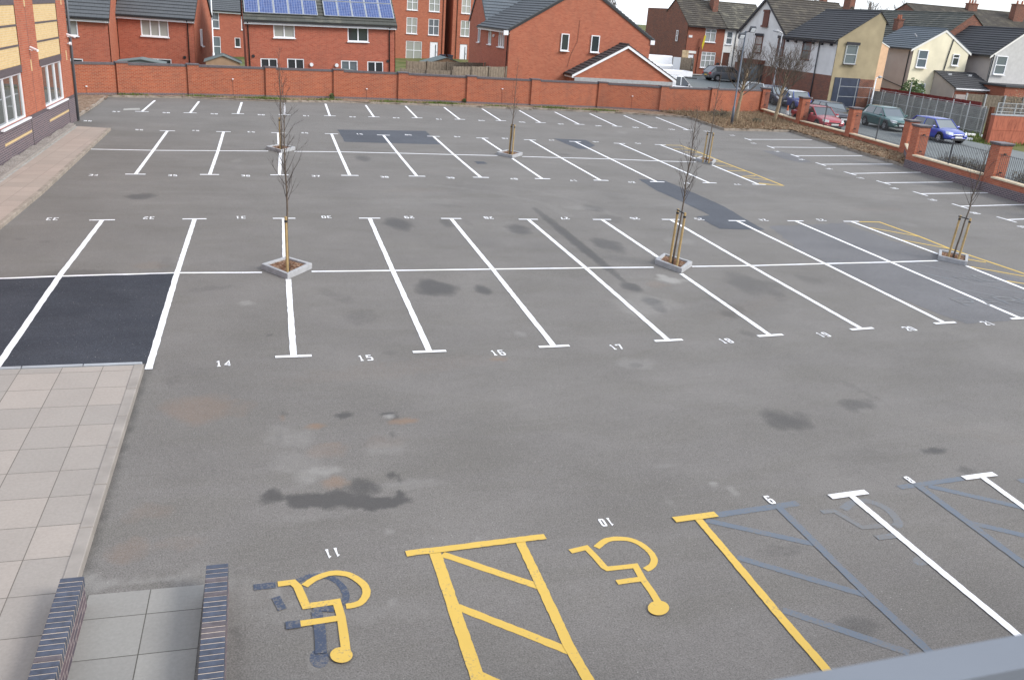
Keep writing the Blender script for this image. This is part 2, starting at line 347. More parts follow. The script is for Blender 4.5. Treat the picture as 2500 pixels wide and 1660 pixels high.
def gridmesh(name, xs, ys, zf, mat, keep=None, attr=None):
    X, Y = np.meshgrid(xs, ys); Z = zf(X, Y); nx, ny = len(xs), len(ys)
    v = np.stack([X, Y, Z], -1).reshape(-1, 3); i = np.arange(nx*ny).reshape(ny, nx)
    q = np.stack([i[:-1, :-1], i[:-1, 1:], i[1:, 1:], i[1:, :-1]], -1).reshape(-1, 4)
    if keep is not None:
        cx = (X[:-1, :-1]+X[1:, 1:])/2; cy = (Y[:-1, :-1]+Y[1:, 1:])/2; q = q[keep(cx, cy).ravel()]
    used = np.unique(q); mp_ = -np.ones(len(v), int); mp_[used] = np.arange(len(used)); v = v[used]; q = mp_[q]
    me = bpy.data.meshes.new(name); me.vertices.add(len(v)); me.vertices.foreach_set('co', v.ravel())
    me.loops.add(q.size); me.loops.foreach_set('vertex_index', q.ravel()); me.polygons.add(len(q)); me.polygons.foreach_set('loop_start', np.arange(len(q))*4)
    me.update(calc_edges=True); me.materials.append(mat)
    if attr is not None:
        c = attr(v[:, 0], v[:, 1]); a = me.color_attributes.new('stain', 'FLOAT_COLOR', 'POINT'); a.data.foreach_set('color', c.ravel())
    ob = bpy.data.objects.new(name, me); S.collection.objects.link(ob); return ob
gx = np.concatenate([[-900, -400, -200, -100, -60, -40], np.arange(-30, 101, 1.), [115, 140, 180, 260, 400, 900]])
gy = np.concatenate([[-700, -200, -80, -40], np.arange(-30, 101, 1.), [115, 140, 180, 260, 400, 1500]])
def gz(x, y):
    d = dist(x, y, PARK); d = np.where(inside(x, y, PARK), 0, d); k = np.clip((d-.05)/1.1, 0, 1)
    return -.03*(1-k)+(TZ(x, y)-.02)*k
struct(gridmesh('ground', gx, gy, gz, M['grass_ground']))
def in_road(x, y): return ((x > 35.3) & (x < 46.2) & (y > 6) & (y < 62)) | ((x > 26) & (x < 62) & (y > 57) & (y < 64)) | ((x > 28.5) & (x < 50) & (y > -8) & (y < 20) & (x > 32))
rx = np.arange(20, 101, 1.); ry = np.arange(-10, 71, 1.)
def keep_road(x, y): return in_road(x, y) & ~inside(x, y, PARK) & (dist(x, y, PARK) > .9)
struct(gridmesh('road', rx, ry, lambda x, y: np.maximum(gz(x, y), gz(x, y))+.03, M['road_grey'], keep_road))
struct(gridmesh('pavement', rx, ry, lambda x, y: gz(x, y)+.10, M['concrete'], lambda x, y: (x > 40) & (x < 62) & (y > 63.9) & (y < 66)))
verge = MB()
# ------------------------------------------------------------------ car park surface with stains
ST = []
def blob(f, a, b, rx_, ry_, k, ch=0, ang=0.):
    c = G(*f(a, b)); e1 = G(*f(a+rx_, b)); e2 = G(*f(a, b+ry_))
    ST.append((c.x, c.y, max(.05, (e1-c).length), max(.06, (e2-c).length), k, ch, radians(ang)))
# big dark oil mark in the foreground
for a_, b_, x_, y_, k_ in [(310, 1190, 150, 75, .9), (330, 1130, 90, 50, .6), (560, 1220, 110, 55, 1.), (720, 1225, 150, 62, 1.), (900, 1230, 170, 62, 1.1), (1050, 1200, 150, 90, .9), (1180, 1245, 170, 52, 1.1), (1400, 1260, 220, 48, 1.2), (1600, 1265, 200, 50, 1.3), (1330, 1080, 190, 85, .7), (1440, 1060, 110, 50, .4), (1780, 1165, 60, 45, 1.1), (1790, 1240, 130, 38, .9), (640, 1235, 180, 85, 1.1), (860, 1240, 200, 85, 1.15), (1080, 1225, 200, 95, 1.1), (1300, 1250, 220, 75, 1.15), (1550, 1265, 230, 68, 1.2), (1350, 1085, 220, 105, .75), (1690, 945, 80, 34, .8), (1780, 1000, 45, 40, .6), (1130, 255, 110, 36, .8), (1690, 470, 45, 34, .55), (1640, 240, 110, 16, .9), (1720, 275, 20, 30, .8), (380, 500, 12, 130, .35), (440, 240, 30, 30, .5)]: blob(q9, a_, b_, x_, y_, k_)
for a_, b_, x_, y_, k_ in [(800, 380, 110, 32, 1.1), (420, 285, 30, 40, .6), (1020, 1030, 150, 70, .9), (1820, 320, 170, 32, 1.1), (950, 660, 250, 90, .4), (1000, 590, 120, 30, .5), (1600, 560, 260, 90, .25)]: blob(q9, a_, b_, x_, y_, k_, 1)
for a_, b_, x_, y_, k_ in [(850, 900, 260, 60, .6), (600, 800, 330, 150, .25), (700, 980, 150, 60, .4), (1650, 265, 60, 22, 1.), (500, 500, 300, 150, .3), (1600, 640, 250, 90, .3), (1900, 1050, 400, 60, .3), (800, 1420, 500, 60, .2)]: blob(q9, a_, b_, x_, y_, k_, 2)
for f_, a_, b_, x_, y_, k_ in [(z2, 690, 790, 125, 52, .85), (z2, 990, 803, 50, 32, .8), (z2, 450, 385, 80, 42, .75), (z2, 760, 380, 40, 28, .6), (z2, 890, 375, 30, 24, .3), (z2, 1220, 420, 75, 34, .7), (z2, 1790, 520, 85, 45, .7), (z2, 1700, 285, 60, 26, .5), (z2, 1800, 350, 80, 30, .4), (z2, 1940, 790, 60, 32, .8), (z2, 2070, 880, 60, 28, .8), (z2, 2110, 925, 40, 24, .6), (z2, 1970, 1282, 45, 14, .5), (z2, 230, 970, 110, 50, .3), (z2, 400, 1205, 60, 20, .3),
                          (z1, 900, 208, 90, 20, .7), (z1, 300, 495, 40, 10, .4), (z1, 130, 480, 30, 10, .4), (z1, 1720, 1092, 22, 8, .6), (z1, 1060, 640, 60, 60, .3), (z1, 2280, 980, 90, 50, .35), (z1, 1100, 1380, 60, 40, .3), (z1, 500, 695, 250, 22, .45), (z1, 950, 1290, 50, 40, .5),
                          (z3, 610, 1160, 150, 60, .5), (z3, 730, 1200, 60, 40, .45), (z3, 530, 1120, 70, 40, .4), (z3, 980, 1130, 70, 30, .35), (z3, 470, 1350, 50, 26, .5), (z3, 510, 1310, 50, 30, .4), (z3, 20, 1300, 40, 30, .5), (z3, 590, 1475, 50, 20, .4), (z3, 1760, 1180, 60, 20, .25), (z3, 800, 1260, 40, 20, .3), (z3, 400, 1260, 60, 22, .35),
                          (zB, 965, 1305, 60, 24, .6), (zC, 940, 1273, 55, 6, .6), (zC, 1090, 180, 4, 3, .1), (f1, 1780, 105, 90, 16, .8), (f1, 1980, 230, 60, 22, .5), (f1, 820, 745, 180, 40, .35), (f1, 1300, 1220, 160, 60, .5), (f1, 500, 130, 4, 3, .1), (f1, 1950, 690, 120, 30, .2)]: blob(f_, a_, b_, x_, y_, k_)
blob(lambda a, b: (a*2500/2361, b*2500/2361), 1812, 968, 55, 22, .7); blob(lambda a, b: (a*2500/2361, b*2500/2361), 1975, 932, 45, 12, .6); blob(lambda a, b: (a*2500/2361, b*2500/2361), 1468, 842, 18, 6, .5)
for i in range(16):   # long tyre-shaped wet streak between bays 27 and 26
    t = i/15; a_ = 1340+(1870-1340)*t; b_ = 300+(735-300)*t; blob(z2, a_, b_, 26+14*sin(pi*t)+R.uniform(-4, 4), 22+16*sin(pi*t), .55+.3*sin(pi*t))
for f_, a_, b_, x_, y_, k_ in [(z1, 1350, 1530, 170, 40, .4), (z1, 1500, 1560, 120, 60, .3), (z2, 1090, 1245, 60, 14, .7), (z4, 1000, 200, 180, 70, .55), (z4, 640, 920, 110, 60, .45), (z4, 760, 720, 130, 50, .3), (z4, 900, 880, 160, 40, .25), (z1, 950, 650, 120, 25, .3), (z2, 2100, 770, 80, 20, .35)]: blob(f_, a_, b_, x_, y_, k_, 1)
for f_, a_, b_, x_, y_, k_ in [(z2, 2180, 740, 70, 20, .9), (z2, 2130, 715, 30, 10, .9), (z2, 2260, 745, 50, 10, .5), (z1, 1570, 890, 60, 18, .5), (z2, 1230, 1085, 40, 20, .4), (z2, 1960, 1275, 130, 40, .3), (z1, 1240, 560, 300, 100, .12), (z4, 430, 1060, 60, 40, .5), (z4, 520, 1085, 90, 30, .5), (z4, 900, 1050, 90, 18, .5), (z4, 700, 1070, 160, 18, .4), (f0, 940, 1065, 30, 22, .5), (f0, 910, 618, 40, 10, .45), (f0, 1480, 670, 20, 10, .4), (f1, 375, 315, 30, 10, .7), (f1, 500, 365, 14, 40, .5), (f1, 90, 430, 10, 40, .3), (f1, 60, 200, 90, 12, .3), (z2, 550, 240, 300, 26, .22), (z3, 650, 1030, 200, 40, .12), (f0, 200, 1020, 40, 70, .45), (f0, 300, 1080, 40, 30, .35), (f0, 430, 1450, 50, 70, .35), (f0, 470, 890, 40, 8, .6)]: blob(f_, a_, b_, x_, y_, k_, 2)
for pts_, w_, k_, ch_ in [(((2, -8), (6, -6.5), (11, -6.2), (17, -7)), .16, .16, 0), (((2, -9.6), (6, -8.0), (11, -7.8), (17, -8.5)), .16, .14, 0), (((-4, 7.2), (4, 7.8), (12, 7.3), (22, 7.9)), .2, .16, 2), (((-4, 8.8), (4, 9.3), (12, 8.7), (22, 9.4)), .2, .14, 2), (((5.5, 10.5), (7.5, 9.3), (8.8, 7.5), (9, 5.5)), .14, .22, 2), (((7, 10.8), (9, 9.8), (10.3, 7.8), (10.6, 5.5)), .14, .2, 2), (((0, -7), (3, -8.5), (4.5, -10.5), (5, -13)), .16, .16, 0), (((24, 30), (24.5, 20), (23.5, 10), (22, 2)), .25, .15, 0), (((-5, 25), (6, 26.5), (18, 26), (26, 25)), .25, .14, 0)]:
    for (x0, y0), (x1, y1) in zip(pts_, pts_[1:]):
        n_ = int(hypot(x1-x0, y1-y0)/.25)
        for i in range(n_): t_ = i/n_; ST.append((x0+(x1-x0)*t_, y0+(y1-y0)*t_, w_*1.6, w_*1.6, k_, ch_, 0))
rr = random.Random(3)
for i in range(80):
    t_ = i/79; ST.append((-2.72+(-2.90+2.72)*t_+rr.uniform(-.02, .05), -5.2+(-11.0+5.2)*t_, .09, .12, rr.uniform(.2, .5), 0, 0))
for i in range(40): ST.append((-1.34+rr.uniform(-.02, .03), -11.3-i*.08, .06, .09, rr.uniform(.15, .35), 0, 0))
for i in range(70): ST.append((rr.uniform(-6, 30), rr.uniform(-14, 33), rr.uniform(.1, .8), rr.uniform(.1, .9), rr.uniform(.12, .34), rr.choice([0, 0, 0, 2]), rr.uniform(0, 3)))
for i in range(26): ST.append((rr.uniform(-6, 28), rr.uniform(-13, 30), rr.uniform(.8, 2.4), rr.uniform(.2, .5), rr.uniform(.08, .2), rr.choice([0, 2, 1]), rr.uniform(-.6, .6)))
def stain(x, y):
    c = np.zeros((len(x), 4)); c[:, 3] = 1
    for cx, cy, ax, ay, k, ch, an in ST:
        m = np.hypot(x-cx, y-cy) < 2.2*max(ax, ay); sz = min(ax, ay); wx = np.sin(x[m]*2.3/sz+cy*7)*np.cos(y[m]*1.7/sz+cx)+.6*np.sin(y[m]*4.1/sz+x[m]*3/sz)+.4*np.sin(x[m]*9/sz)
        dx = x[m]-cx+wx*sz*.16; dy = y[m]-cy+np.roll(wx, 1)*sz*.14+np.sin(x[m]*3.1/sz+cx*3)*sz*.14; ca, sa = cos(an), sin(an)
        r2 = ((dx*ca+dy*sa)/ax)**2+((-dx*sa+dy*ca)/ay)**2
        v = k*np.clip(1.25-r2*.75, 0, 1); c[m, ch] = np.maximum(c[m, ch], v)+.0*v
    return c
px_ = np.concatenate([np.arange(-13, -5, .3), np.arange(-5, 14, .06), np.arange(14, 38, .2)]); py_ = np.concatenate([np.arange(-19, -14, .5), np.arange(-14, -4, .07), np.arange(-4, 8, .1), np.arange(8, 41, .25)])
struct(gridmesh('car_park', px_, py_, lambda x, y: 0*x, M['car_park_tarmac'], lambda x, y: inside(x, y, PARK), stain))
# ------------------------------------------------------------------ flat markings
def strip(mb, pts, w, z, jit=.0055, sub=.16):
    P = [Vector((p.x, p.y)) for p in pts]; Q = [P[0]]
    if sub == .16 and P[0].y < -9: sub, jit = .06, .0042
    for a, b in zip(P, P[1:]):
        n = max(1, int((b-a).length/sub))
        for i in range(1, n+1): Q.append(a.lerp(b, i/n))
    L = []; Rr = []
    for i, p in enumerate(Q):
        a = Q[max(i-1, 0)]; b = Q[min(i+1, len(Q)-1)]
        if i in (0, len(Q)-1): d = (b-a).normalized(); m = 1
        else:
            d1 = (p-a).normalized(); d2 = (b-p).normalized(); d = (d1+d2).normalized(); m = min(1.6, 1/max(.4, d.dot(d2)))
        n = Vector((-d.y, d.x)); h = w/2*m
        L.append(p+n*(h+R.uniform(-jit, jit))); Rr.append(p-n*(h+R.uniform(-jit, jit)))
    for i in range(len(Q)-1): mb.quad((Rr[i].x, Rr[i].y, z), (Rr[i+1].x, Rr[i+1].y, z), (L[i+1].x, L[i+1].y, z), (L[i].x, L[i].y, z))
def sheet(name, pts, z, mat, jit=.02, **kw):
    P = []
    for i in range(len(pts)):
        a, b = pts[i], pts[(i+1) % len(pts)]; n = max(1, int((b-a).length/.25))
        for k in range(n): q = a.lerp(b, k/n); P.append((q.x+R.uniform(-jit, jit), q.y+R.uniform(-jit, jit), z))
    bm = bmesh.new(); f = bm.faces.new([bm.verts.new(p) for p in P]); bmesh.ops.triangulate(bm, faces=[f]); me = bpy.data.meshes.new(name); bm.to_mesh(me); bm.free()
    if me.polygons and me.polygons[0].normal.z < 0: me.flip_normals()
    me.materials.append(M[mat]); o = bpy.data.objects.new(name, me); S.collection.objects.link(o); return struct(o)
P_ = lambda f, *pts: [G(*f(*p)) for p in pts]
idf = lambda a, b: (a, b)
sheet('dark_tarmac_patch', P_(z1, (-700, 760), (0, 735), (380, 722), (1122, 700), (1104, 760), (1028, 1010), (940, 1275), (0, 1310), (-900, 1345)), .004, 'tarmac_new')
sheet('grey_tarmac_patch', P_(zB, (755, 1070), (1480, 1080), (1600, 1192), (815, 1170)), .004, 'tarmac_patch')
sheet('grey_tarmac_patch', P_(zC, (850, 1143), (1115, 1155), (1190, 1200), (1130, 1228), (1060, 1228), (960, 1190)), .004, 'tarmac_patch')
sheet('grey_tarmac_patch', P_(z3, (-110, 490), (60, 500), (190, 555), (440, 665), (590, 755), (700, 815), (410, 808), (260, 730), (350, 722), (180, 640), (0, 560)), .004, 'tarmac_patch')
sheet('grey_tarmac_patch', P_(z3, (680, 308), (800, 315), (900, 340), (1000, 383), (930, 385), (820, 362)), .004, 'tarmac_blue')
sheet('grey_tarmac_patch', P_(zB, (1880, 1330), (1960, 1332), (1990, 1350), (1905, 1352)), .004, 'tarmac_patch')
sheet('blue_tarmac_sheet', P_(z3, (720, 790), (1200, 770), (1500, 880), (1900, 1010), (2500, 1180), (2500, 1372), (1970, 1412), (1560, 1250), (1200, 1080), (900, 930)), .003, 'tarmac_blue', .06)
sheet('drain_cover', P_(zA, (1020, 896), (1150, 893), (1155, 908), (1012, 911)), .006, 'concrete', .002)
# rows surveyed from the photograph
F1 = [(716.7, 871), (1048.7, 859.2), (1353, 846.5), (1632.3, 832), (1880.5, 819.8), (2104.3, 803.7), (2306.7, 789.2), (2492, 778)]
C1 = {-2: (145.4, 674.7), -1: (432.4, 666.7), 0: (700.3, 663.5), 1: (958.8, 661), 2: (1202.5, 657.5), 3: (1429.4, 654.5), 4: (1646, 651), 5: (1831.5, 649.1), 6: (2013.3, 644.1), 7: (2174, 640.3)}
B1 = [(249.5, 538.5), (474.9, 535.8), (693.7, 534.3), (902.5, 533.9), (1101.5, 534.7), (1289.8, 536.6), (1469.6, 537), (1637.2, 537), (1799, 540), (1942, 540.4), (2078.3, 541.6)]
F2 = [(330.7, 426.5), (511.7, 427.4), (682.2, 428.3), (854.2, 429.5), (1018.2, 431.3), (1174.2, 434.2), (1324.5, 437.5), (1467.2, 441.4), (1604.2, 444.9), (1732.4, 447.6), (1853, 451.3)]
C2 = {-2: (374.3, 367.8), -1: (532.4, 368.7), 0: (686, 369.8), 1: (827.8, 371.4), 2: (970.8, 374.6), 3: (1107.8, 378.2), 4: (1243, 381), 5: (1368.4, 385.6), 6: (1491, 388.9), 7: (1610.2, 393.9), 8: (1722, 396)}
B2 = [(408.7, 320.6), (545.8, 322.7), (679.5, 325.4), (809.4, 327.8), (936, 331), (1058.3, 334), (1177.7, 338.1), (1293.7, 342.6), (1404, 346.7), (1512.3, 351.2), (1612, 354.5)]
F3 = [(346.4, 273.5), (464.2, 276.7), (580.8, 278.8), (694.3, 281.2), (805.3, 283.9), (912.9, 286.5), (1018.2, 288.9), (1122.6, 292.5), (1222.9, 295.7), (1320, 300.5), (1414.4, 304.6), (1506.4, 309.4), (1593, 313.2), (1680, 318.3)]
E3 = [(378.2, 246.2), (485.8, 248.6), (590.3, 250.6), (693.4, 253), (794.6, 254.5), (892.7, 257.5), (990, 259.8), (1084.4, 263.1), (1176.9, 266.4), (1267.6, 270.5), (1354.5, 274.4), (1439.6, 278.2), (1522.7, 282.7), (1601.3, 286.8)]
T3 = [(590, 238), (735, 288), (890, 343), (1055, 397), (1242, 456), (1455, 515), (1690, 585), (1945, 665), (2240, 750)]
T3E = [(1000, 240), (1150, 291), (1318, 343), (1515, 396), (1695, 448), (1920, 510), (2170, 578), (2420, 652), (2700, 735)]
W = .115
def trim(a, b, d):   # point moved from a towards b by d
    v = (b-a); return a+v.normalized()*d
def tbar(mb, c, dirv, z=.012, L=.62, w=.1):
    dirv = dirv.normalized(); strip(mb, [c-dirv*L/2, c+dirv*L/2], w, z, .003, .2)
def lines(name, mb, mat='white_paint'): return struct(mb.build(name, M[mat]))
row = [G(*p) for p in F1]; cen = {k: G(*p) for k, p in C1.items()}; bak = [G(*p) for p in B1]
m = MB(); tb = MB()
strip(m, [G(*z1(948, 1312)), cen[-1], bak[1]], W, .008); strip(m, [G(-90, 1010), G(-5, 893), cen[-2], bak[0]], W, .008)
for i in range(11):
    j = i-2; ax = bak[min(i+1, 10)]-bak[max(i-1, 0)]; tbar(tb, bak[i], ax)
    if j < 0: continue
    if j in (0, 4, 8):
        c = {0: G(*z1(1818, 615)), 4: G(*z2(2118, 605)), 8: G(*z3(1805, 970))}[j]; strip(m, [bak[i], c], W, .008)
        d = {0: G(*z1(1840, 738)), 4: G(*z3(165, 1095)), 8: G(*z3(1985, 1045))}[j]; strip(m, [d, row[j] if j < 8 else G(*z3(2450, 1230))], W, .008)
    else: strip(m, [bak[i], cen[j], row[j]], W, .008)
for j in range(8):
    ax = row[min(j+1, 7)]-row[max(j-1, 0)]; tbar(tb, row[j], ax)
ce = MB(); strip(ce, [G(-60, 684), G(0, 680.5), cen[-2], cen[-1], G(*z1(1672, 694))], .09, .004); strip(ce, [G(*z1(1988, 688)), cen[1], cen[2], cen[3], G(*z2(2080, 661))], .09, .004); strip(ce, [G(*z3(232, 1048)), cen[5], cen[6], cen[7], G(*z3(1800, 1011))], .09, .004)
row2 = [G(*p) for p in F2]; cen2 = {k: G(*p) for k, p in C2.items()}; bak2 = [G(*p) for p in B2]
for i in range(11):
    j = i-2; tbar(tb, bak2[i], bak2[min(i+1, 10)]-bak2[max(i-1, 0)], w=.13); tbar(tb, row2[i], row2[min(i+1, 10)]-row2[max(i-1, 0)], w=.125)
    if j in (0, 4, 8):
        c = {0: G(*zB(275, 1215)), 4: G(*zC(440, 1258)), 8: G(*z3(270, 365))}[j]; d = {0: G(*zB(285, 1262)), 4: G(*zC(510, 1308)), 8: G(*z3(362, 402))}[j]
        strip(m, [bak2[i], c], W, .008); strip(m, [d, row2[i]], W, .008)
    elif j == 5: strip(m, [bak2[i], G(*zC(800, 1240)), cen2[j], row2[i]], W, .008)
    else: strip(m, [bak2[i], cen2[j], row2[i]], W, .008)
strip(ce, [G(*zA(745, 1230)), cen2[-2], cen2[-1], G(*zB(185, 1246))], .115, .004); strip(ce, [G(*zB(400, 1249)), cen2[1], cen2[2], cen2[3], G(*zC(385, 1283))], .115, .004); strip(ce, [G(*zC(588, 1291)), cen2[5], cen2[6], cen2[7], G(*zC(2020, 1336))], .115, .004)
row3 = [G(*p) for p in F3]; end3 = [G(*p) for p in E3]
for i in range(14): strip(m, [end3[i], row3[i]], W, .008); tbar(tb, row3[i], row3[min(i+1, 13)]-row3[max(i-1, 0)], w=.15)
r4 = [G(*z3(*p)) for p in T3]; e4 = [G(*z3(*p)) for p in T3E]
for i in range(9): strip(m, [r4[i], e4[i]], W, .008); tbar(tb, r4[i], r4[min(i+1, 8)]-r4[max(i-1, 0)], L=.9)
# foreground white bays
strip(m, [G(*f1(1240, 388)), G(*f1(1700, 775)), G(*f1(2260, 1240)), G(*f1(2500, 1440))], .1, .012); tbar(tb, G(*f1(1232, 388)), G(*f1(1350, 372))-G(*f1(1115, 404)), .016, .62, .115)
strip(m, [G(*f1(2075, 268)), G(*f1(2352, 470)), G(*f1(2700, 730)), G(*f1(3420, 1268))], .1, .012); tbar(tb, G(*f1(2066, 270)), G(*f1(2178, 256))-G(*f1(1955, 285)), .016, .60, .11)
lines('parking_lines', m); lines('parking_line_crossbars', tb); lines('row_centre_lines', ce)
# yellow hatching
y = MB(); y2 = MB()
strip(y, [G(*f0(1022, 765)), G(*f0(1910, 655))], .11, .012); strip(y, [G(*f0(1210, 760)), G(*f0(1330, 1120)), G(*f0(1470, 1530)), G(*f0(1500, 1640))], .135, .008)
strip(y, [G(*f0(1752, 690)), G(*f0(1880, 960)), G(*f0(2070, 1370)), G(*f0(2215, 1620))], .115, .008)
for a_, b_ in [((1255, 765), (1880, 975)), ((1350, 1100), (2070, 1385)), ((1480, 1530), (1720, 1640))]: strip(y2, [G(*f0(*a_)), G(*f0(*b_))], .105, .004)
strip(y, [G(*f1(275, 545)), G(*f1(600, 930)), G(*f1(860, 1240)), G(*f1(1100, 1515)), G(*f1(1300, 1760))], .105, .012); tbar(y, G(*f1(255, 532)), G(*f1(378, 515))-G(*f1(132, 548)), .016, .62, .12)
# island hatching at the ends of the middle rows
for f_, tri, hat in [(z3, [(1272, 762), (1430, 765), (1680, 855), (1880, 935), (2140, 1022), (2430, 1120)], [((1365, 800), (1690, 858)), ((1560, 877), (1880, 935)), ((1770, 960), (1830, 970)), ((1990, 1002), (2110, 1022)), ((1985, 1045), (2352, 1110)), ((2240, 1140), (2500, 1180))]),
                     (z3, [(35, 274), (160, 276), (300, 328), (430, 383), (620, 455), (815, 532), (655, 520)], [((115, 300), (235, 300)), ((185, 318), (290, 325)), ((240, 345), (340, 350)), ((385, 380), (425, 384)), ((385, 403), (495, 412)), ((455, 438), (575, 440)), ((540, 475), (640, 470)), ((545, 478), (725, 497)), ((660, 515), (760, 528))])]:
    strip(y, [G(*f_(*p)) for p in tri], .09, .004, .003)
    for a_, b_ in hat: strip(y2, [G(*f_(*a_)), G(*f_(*b_))], .08, .0045)
lines('yellow_lines', y, 'yellow_paint'); lines('yellow_hatching', y2, 'yellow_paint')
# blacked out old markings
g = MB(); g2 = MB(); g3 = MB()
strip(g, [G(*f1(375, 518)), G(*f1(910, 440))], .12, .004)
strip(g, [G(*f1(790, 470)), G(*f1(1040, 715)), G(*f1(1330, 1000)), G(*f1(1720, 1365)), G(*f1(1850, 1480))], .11, .008)
for a_, b_ in [((320, 548), (1010, 700)), ((520, 785), (1340, 1025)), ((810, 1120), (1620, 1395))]: strip(g2, [G(*f1(*a_)), G(*f1(*b_))], .11, .0035)
strip(g, [G(*f1(1555, 340)), G(*f1(1960, 282))], .11, .004)
strip(g, [G(*f1(1670, 325)), G(*f1(1970, 545)), G(*f1(2352, 830)), G(*f1(2600, 1010))], .12, .008)
for a_, b_ in [((1740, 330), (2352, 470)), ((1990, 560), (2500, 680))]: strip(g2, [G(*f1(*a_)), G(*f1(*b_))], .12, .0035)
strip(g, [G(*f1(2320, 300)), G(*f1(2500, 275))], .11, .004)
lines('old_grey_lines', g, 'old_grey_paint'); lines('old_grey_hatching', g2, 'old_grey_paint')
gh = MB()
for pts in [((900, 110), (1600, 260), (2100, 330)), ((920, 215), (1400, 320), (2352, 500)), ((1400, 425), (1800, 500), (2400, 620)), ((1950, 660), (2352, 745), (2500, 780))]: strip(gh, [G(*q7(*p)) for p in pts], .075, .006)
def textpoly(s, origin, dx, dy, w, h, sw, gap=.25, z=.006):
    """stroke lettering on the ground: dx/dy unit vectors along and up the text"""
    GL = {'0': [[(0, .12), (0, .88), (.15, 1), (.85, 1), (1, .88), (1, .12), (.85, 0), (.15, 0), (0, .12)]], '1': [[(.15, .85), (.5, 1), (.5, 0)], [(.15, 0), (.85, 0)]],
          '2': [[(0, .8), (.15, 1), (.85, 1), (1, .85), (1, .62), (0, .1), (0, 0)], [(0, 0), (1, 0)]], '3': [[(0, .85), (.15, 1), (.85, 1), (1, .88), (1, .62), (.8, .52)], [(.35, .52), (.8, .52)], [(.8, .5), (1, .4), (1, .12), (.85, 0), (.15, 0), (0, .15)]],
          '4': [[(.75, 0), (.75, 1), (0, .3), (0, .25), (1, .25)]], '5': [[(1, 1), (.05, 1), (.05, .58), (.85, .58), (1, .45), (1, .12), (.85, 0), (.1, 0), (0, .12)]],
          '6': [[(1, .88), (.85, 1), (.15, 1), (0, .88), (0, .12), (.15, 0), (.85, 0), (1, .12), (1, .45), (.85, .55), (.05, .55)]], '7': [[(0, .82), (0, 1), (1, 1), (.4, 0)]],
          '8': [[(.15, .52), (0, .64), (0, .9), (.15, 1), (.85, 1), (1, .9), (1, .64), (.85, .52), (.15, .52)], [(.15, .5), (0, .4), (0, .1), (.15, 0), (.85, 0), (1, .1), (1, .4), (.85, .5)]],
          '9': [[(0, .12), (.15, 0), (.85, 0), (1, .12), (1, .88), (.85, 1), (.15, 1), (0, .88), (0, .55), (.15, .45), (.95, .45)]],
          'N': [[(0, 0), (0, 1), (1, 0), (1, 1)]], 'O': [[(0, .15), (0, .85), (.2, 1), (.8, 1), (1, .85), (1, .15), (.8, 0), (.2, 0), (0, .15)]], 'P': [[(0, 0), (0, 1), (.8, 1), (1, .88), (1, .6), (.8, .48), (.05, .48)]],
          'A': [[(0, 0), (.5, 1), (1, 0)], [(.25, .35), (.75, .35)]], 'R': [[(0, 0), (0, 1), (.8, 1), (1, .88), (1, .6), (.8, .5), (.05, .5)], [(.5, .5), (1, 0)]], 'K': [[(0, 0), (0, 1)], [(1, 1), (.05, .45), (1, 0)]], 'I': [[(.5, 0), (.5, 1)]],
          'G': [[(1, .85), (.8, 1), (.2, 1), (0, .85), (0, .15), (.2, 0), (1, 0), (1, .45), (.55, .45)]], ' ': []}
    mb = MB(); n = len(s); tot = n*w+(n-1)*w*gap
    for i, ch in enumerate(s):
        x0 = -tot/2+i*w*(1+gap)
        for k, stv in enumerate(GL[ch]):
            strip(mb, [origin+dx*(x0+p[0]*(w-sw)+sw/2)+dy*((p[1]-.5)*(h-sw)) for p in stv], sw, z+.002*k, .0015, 9)
    return mb
X_, Y_ = Vector((1, 0, 0)), Vector((0, 1, 0))
lines('faded_lines', gh, 'ghost_paint')
for s_, at, ww in [('NO', (1750, 320), .55), ('PARKING', (2420, 590), .55)]:
    o = textpoly(s_, G(*q7(*at)), X_, Y_, ww, .62, .075, .2, .009).build('painted_word', M['ghost_paint']); tag(o, 'faded grey word %s painted across the bluish bay %s' % (s_, 'near the planter at the right' if s_ == 'NO' else 'at the right frame edge'), 'painted word')
ORD = ['first', 'second', 'third', 'fourth', 'fifth', 'sixth', 'seventh', 'eighth', 'ninth', 'tenth', 'eleventh', 'twelfth', 'thirteenth', 'fourteenth', 'fifteenth', 'sixteenth']
def where(s):
    k = int(s)
    if 14 <= k <= 21: return ORD[k-14]+' from left, front edge of near block'
    if 23 <= k <= 33: return ORD[33-k]+' from left, back edge of near block'
    if 34 <= k <= 44: return ORD[k-34]+' from left, front edge of middle block'
    if 45 <= k <= 55: return ORD[55-k]+' from left, back edge of middle block'
    if 56 <= k <= 71: return ORD[k-56]+' from left, row under brick wall'
    return ORD[k-72]+' from far end, row by the railings'
def number(s, p, rot=0, sz=1., z=.006, thick=1., label=None):
    d = Vector((cos(rot), sin(rot), 0)); e = Vector((-sin(rot), cos(rot), 0))
    o = textpoly(s, Vector((0, 0, 0)), X_, Y_, .115*sz, .26*sz, .034*sz*thick, .28, 0).build('bay_number', M['white_paint'])
    o.location = (p.x, p.y, z); o.rotation_euler = (0, 0, rot)
    return tag(o, label or 'white bay number %s, %s' % (s, where(s)), 'bay number', 'white bay numbers painted on the tarmac')
for s_, p in [('14', z1(1425, 1275)), ('15', z2(240, 1240)), ('16', z2(1085, 1207)), ('17', z2(1842, 1170)), ('18', z3(450, 1523)), ('19', z3(1070, 1483)), ('20', z3(1620, 1445)), ('21', z3(2118, 1410))]: number(s_, G(*p), radians(1.5))
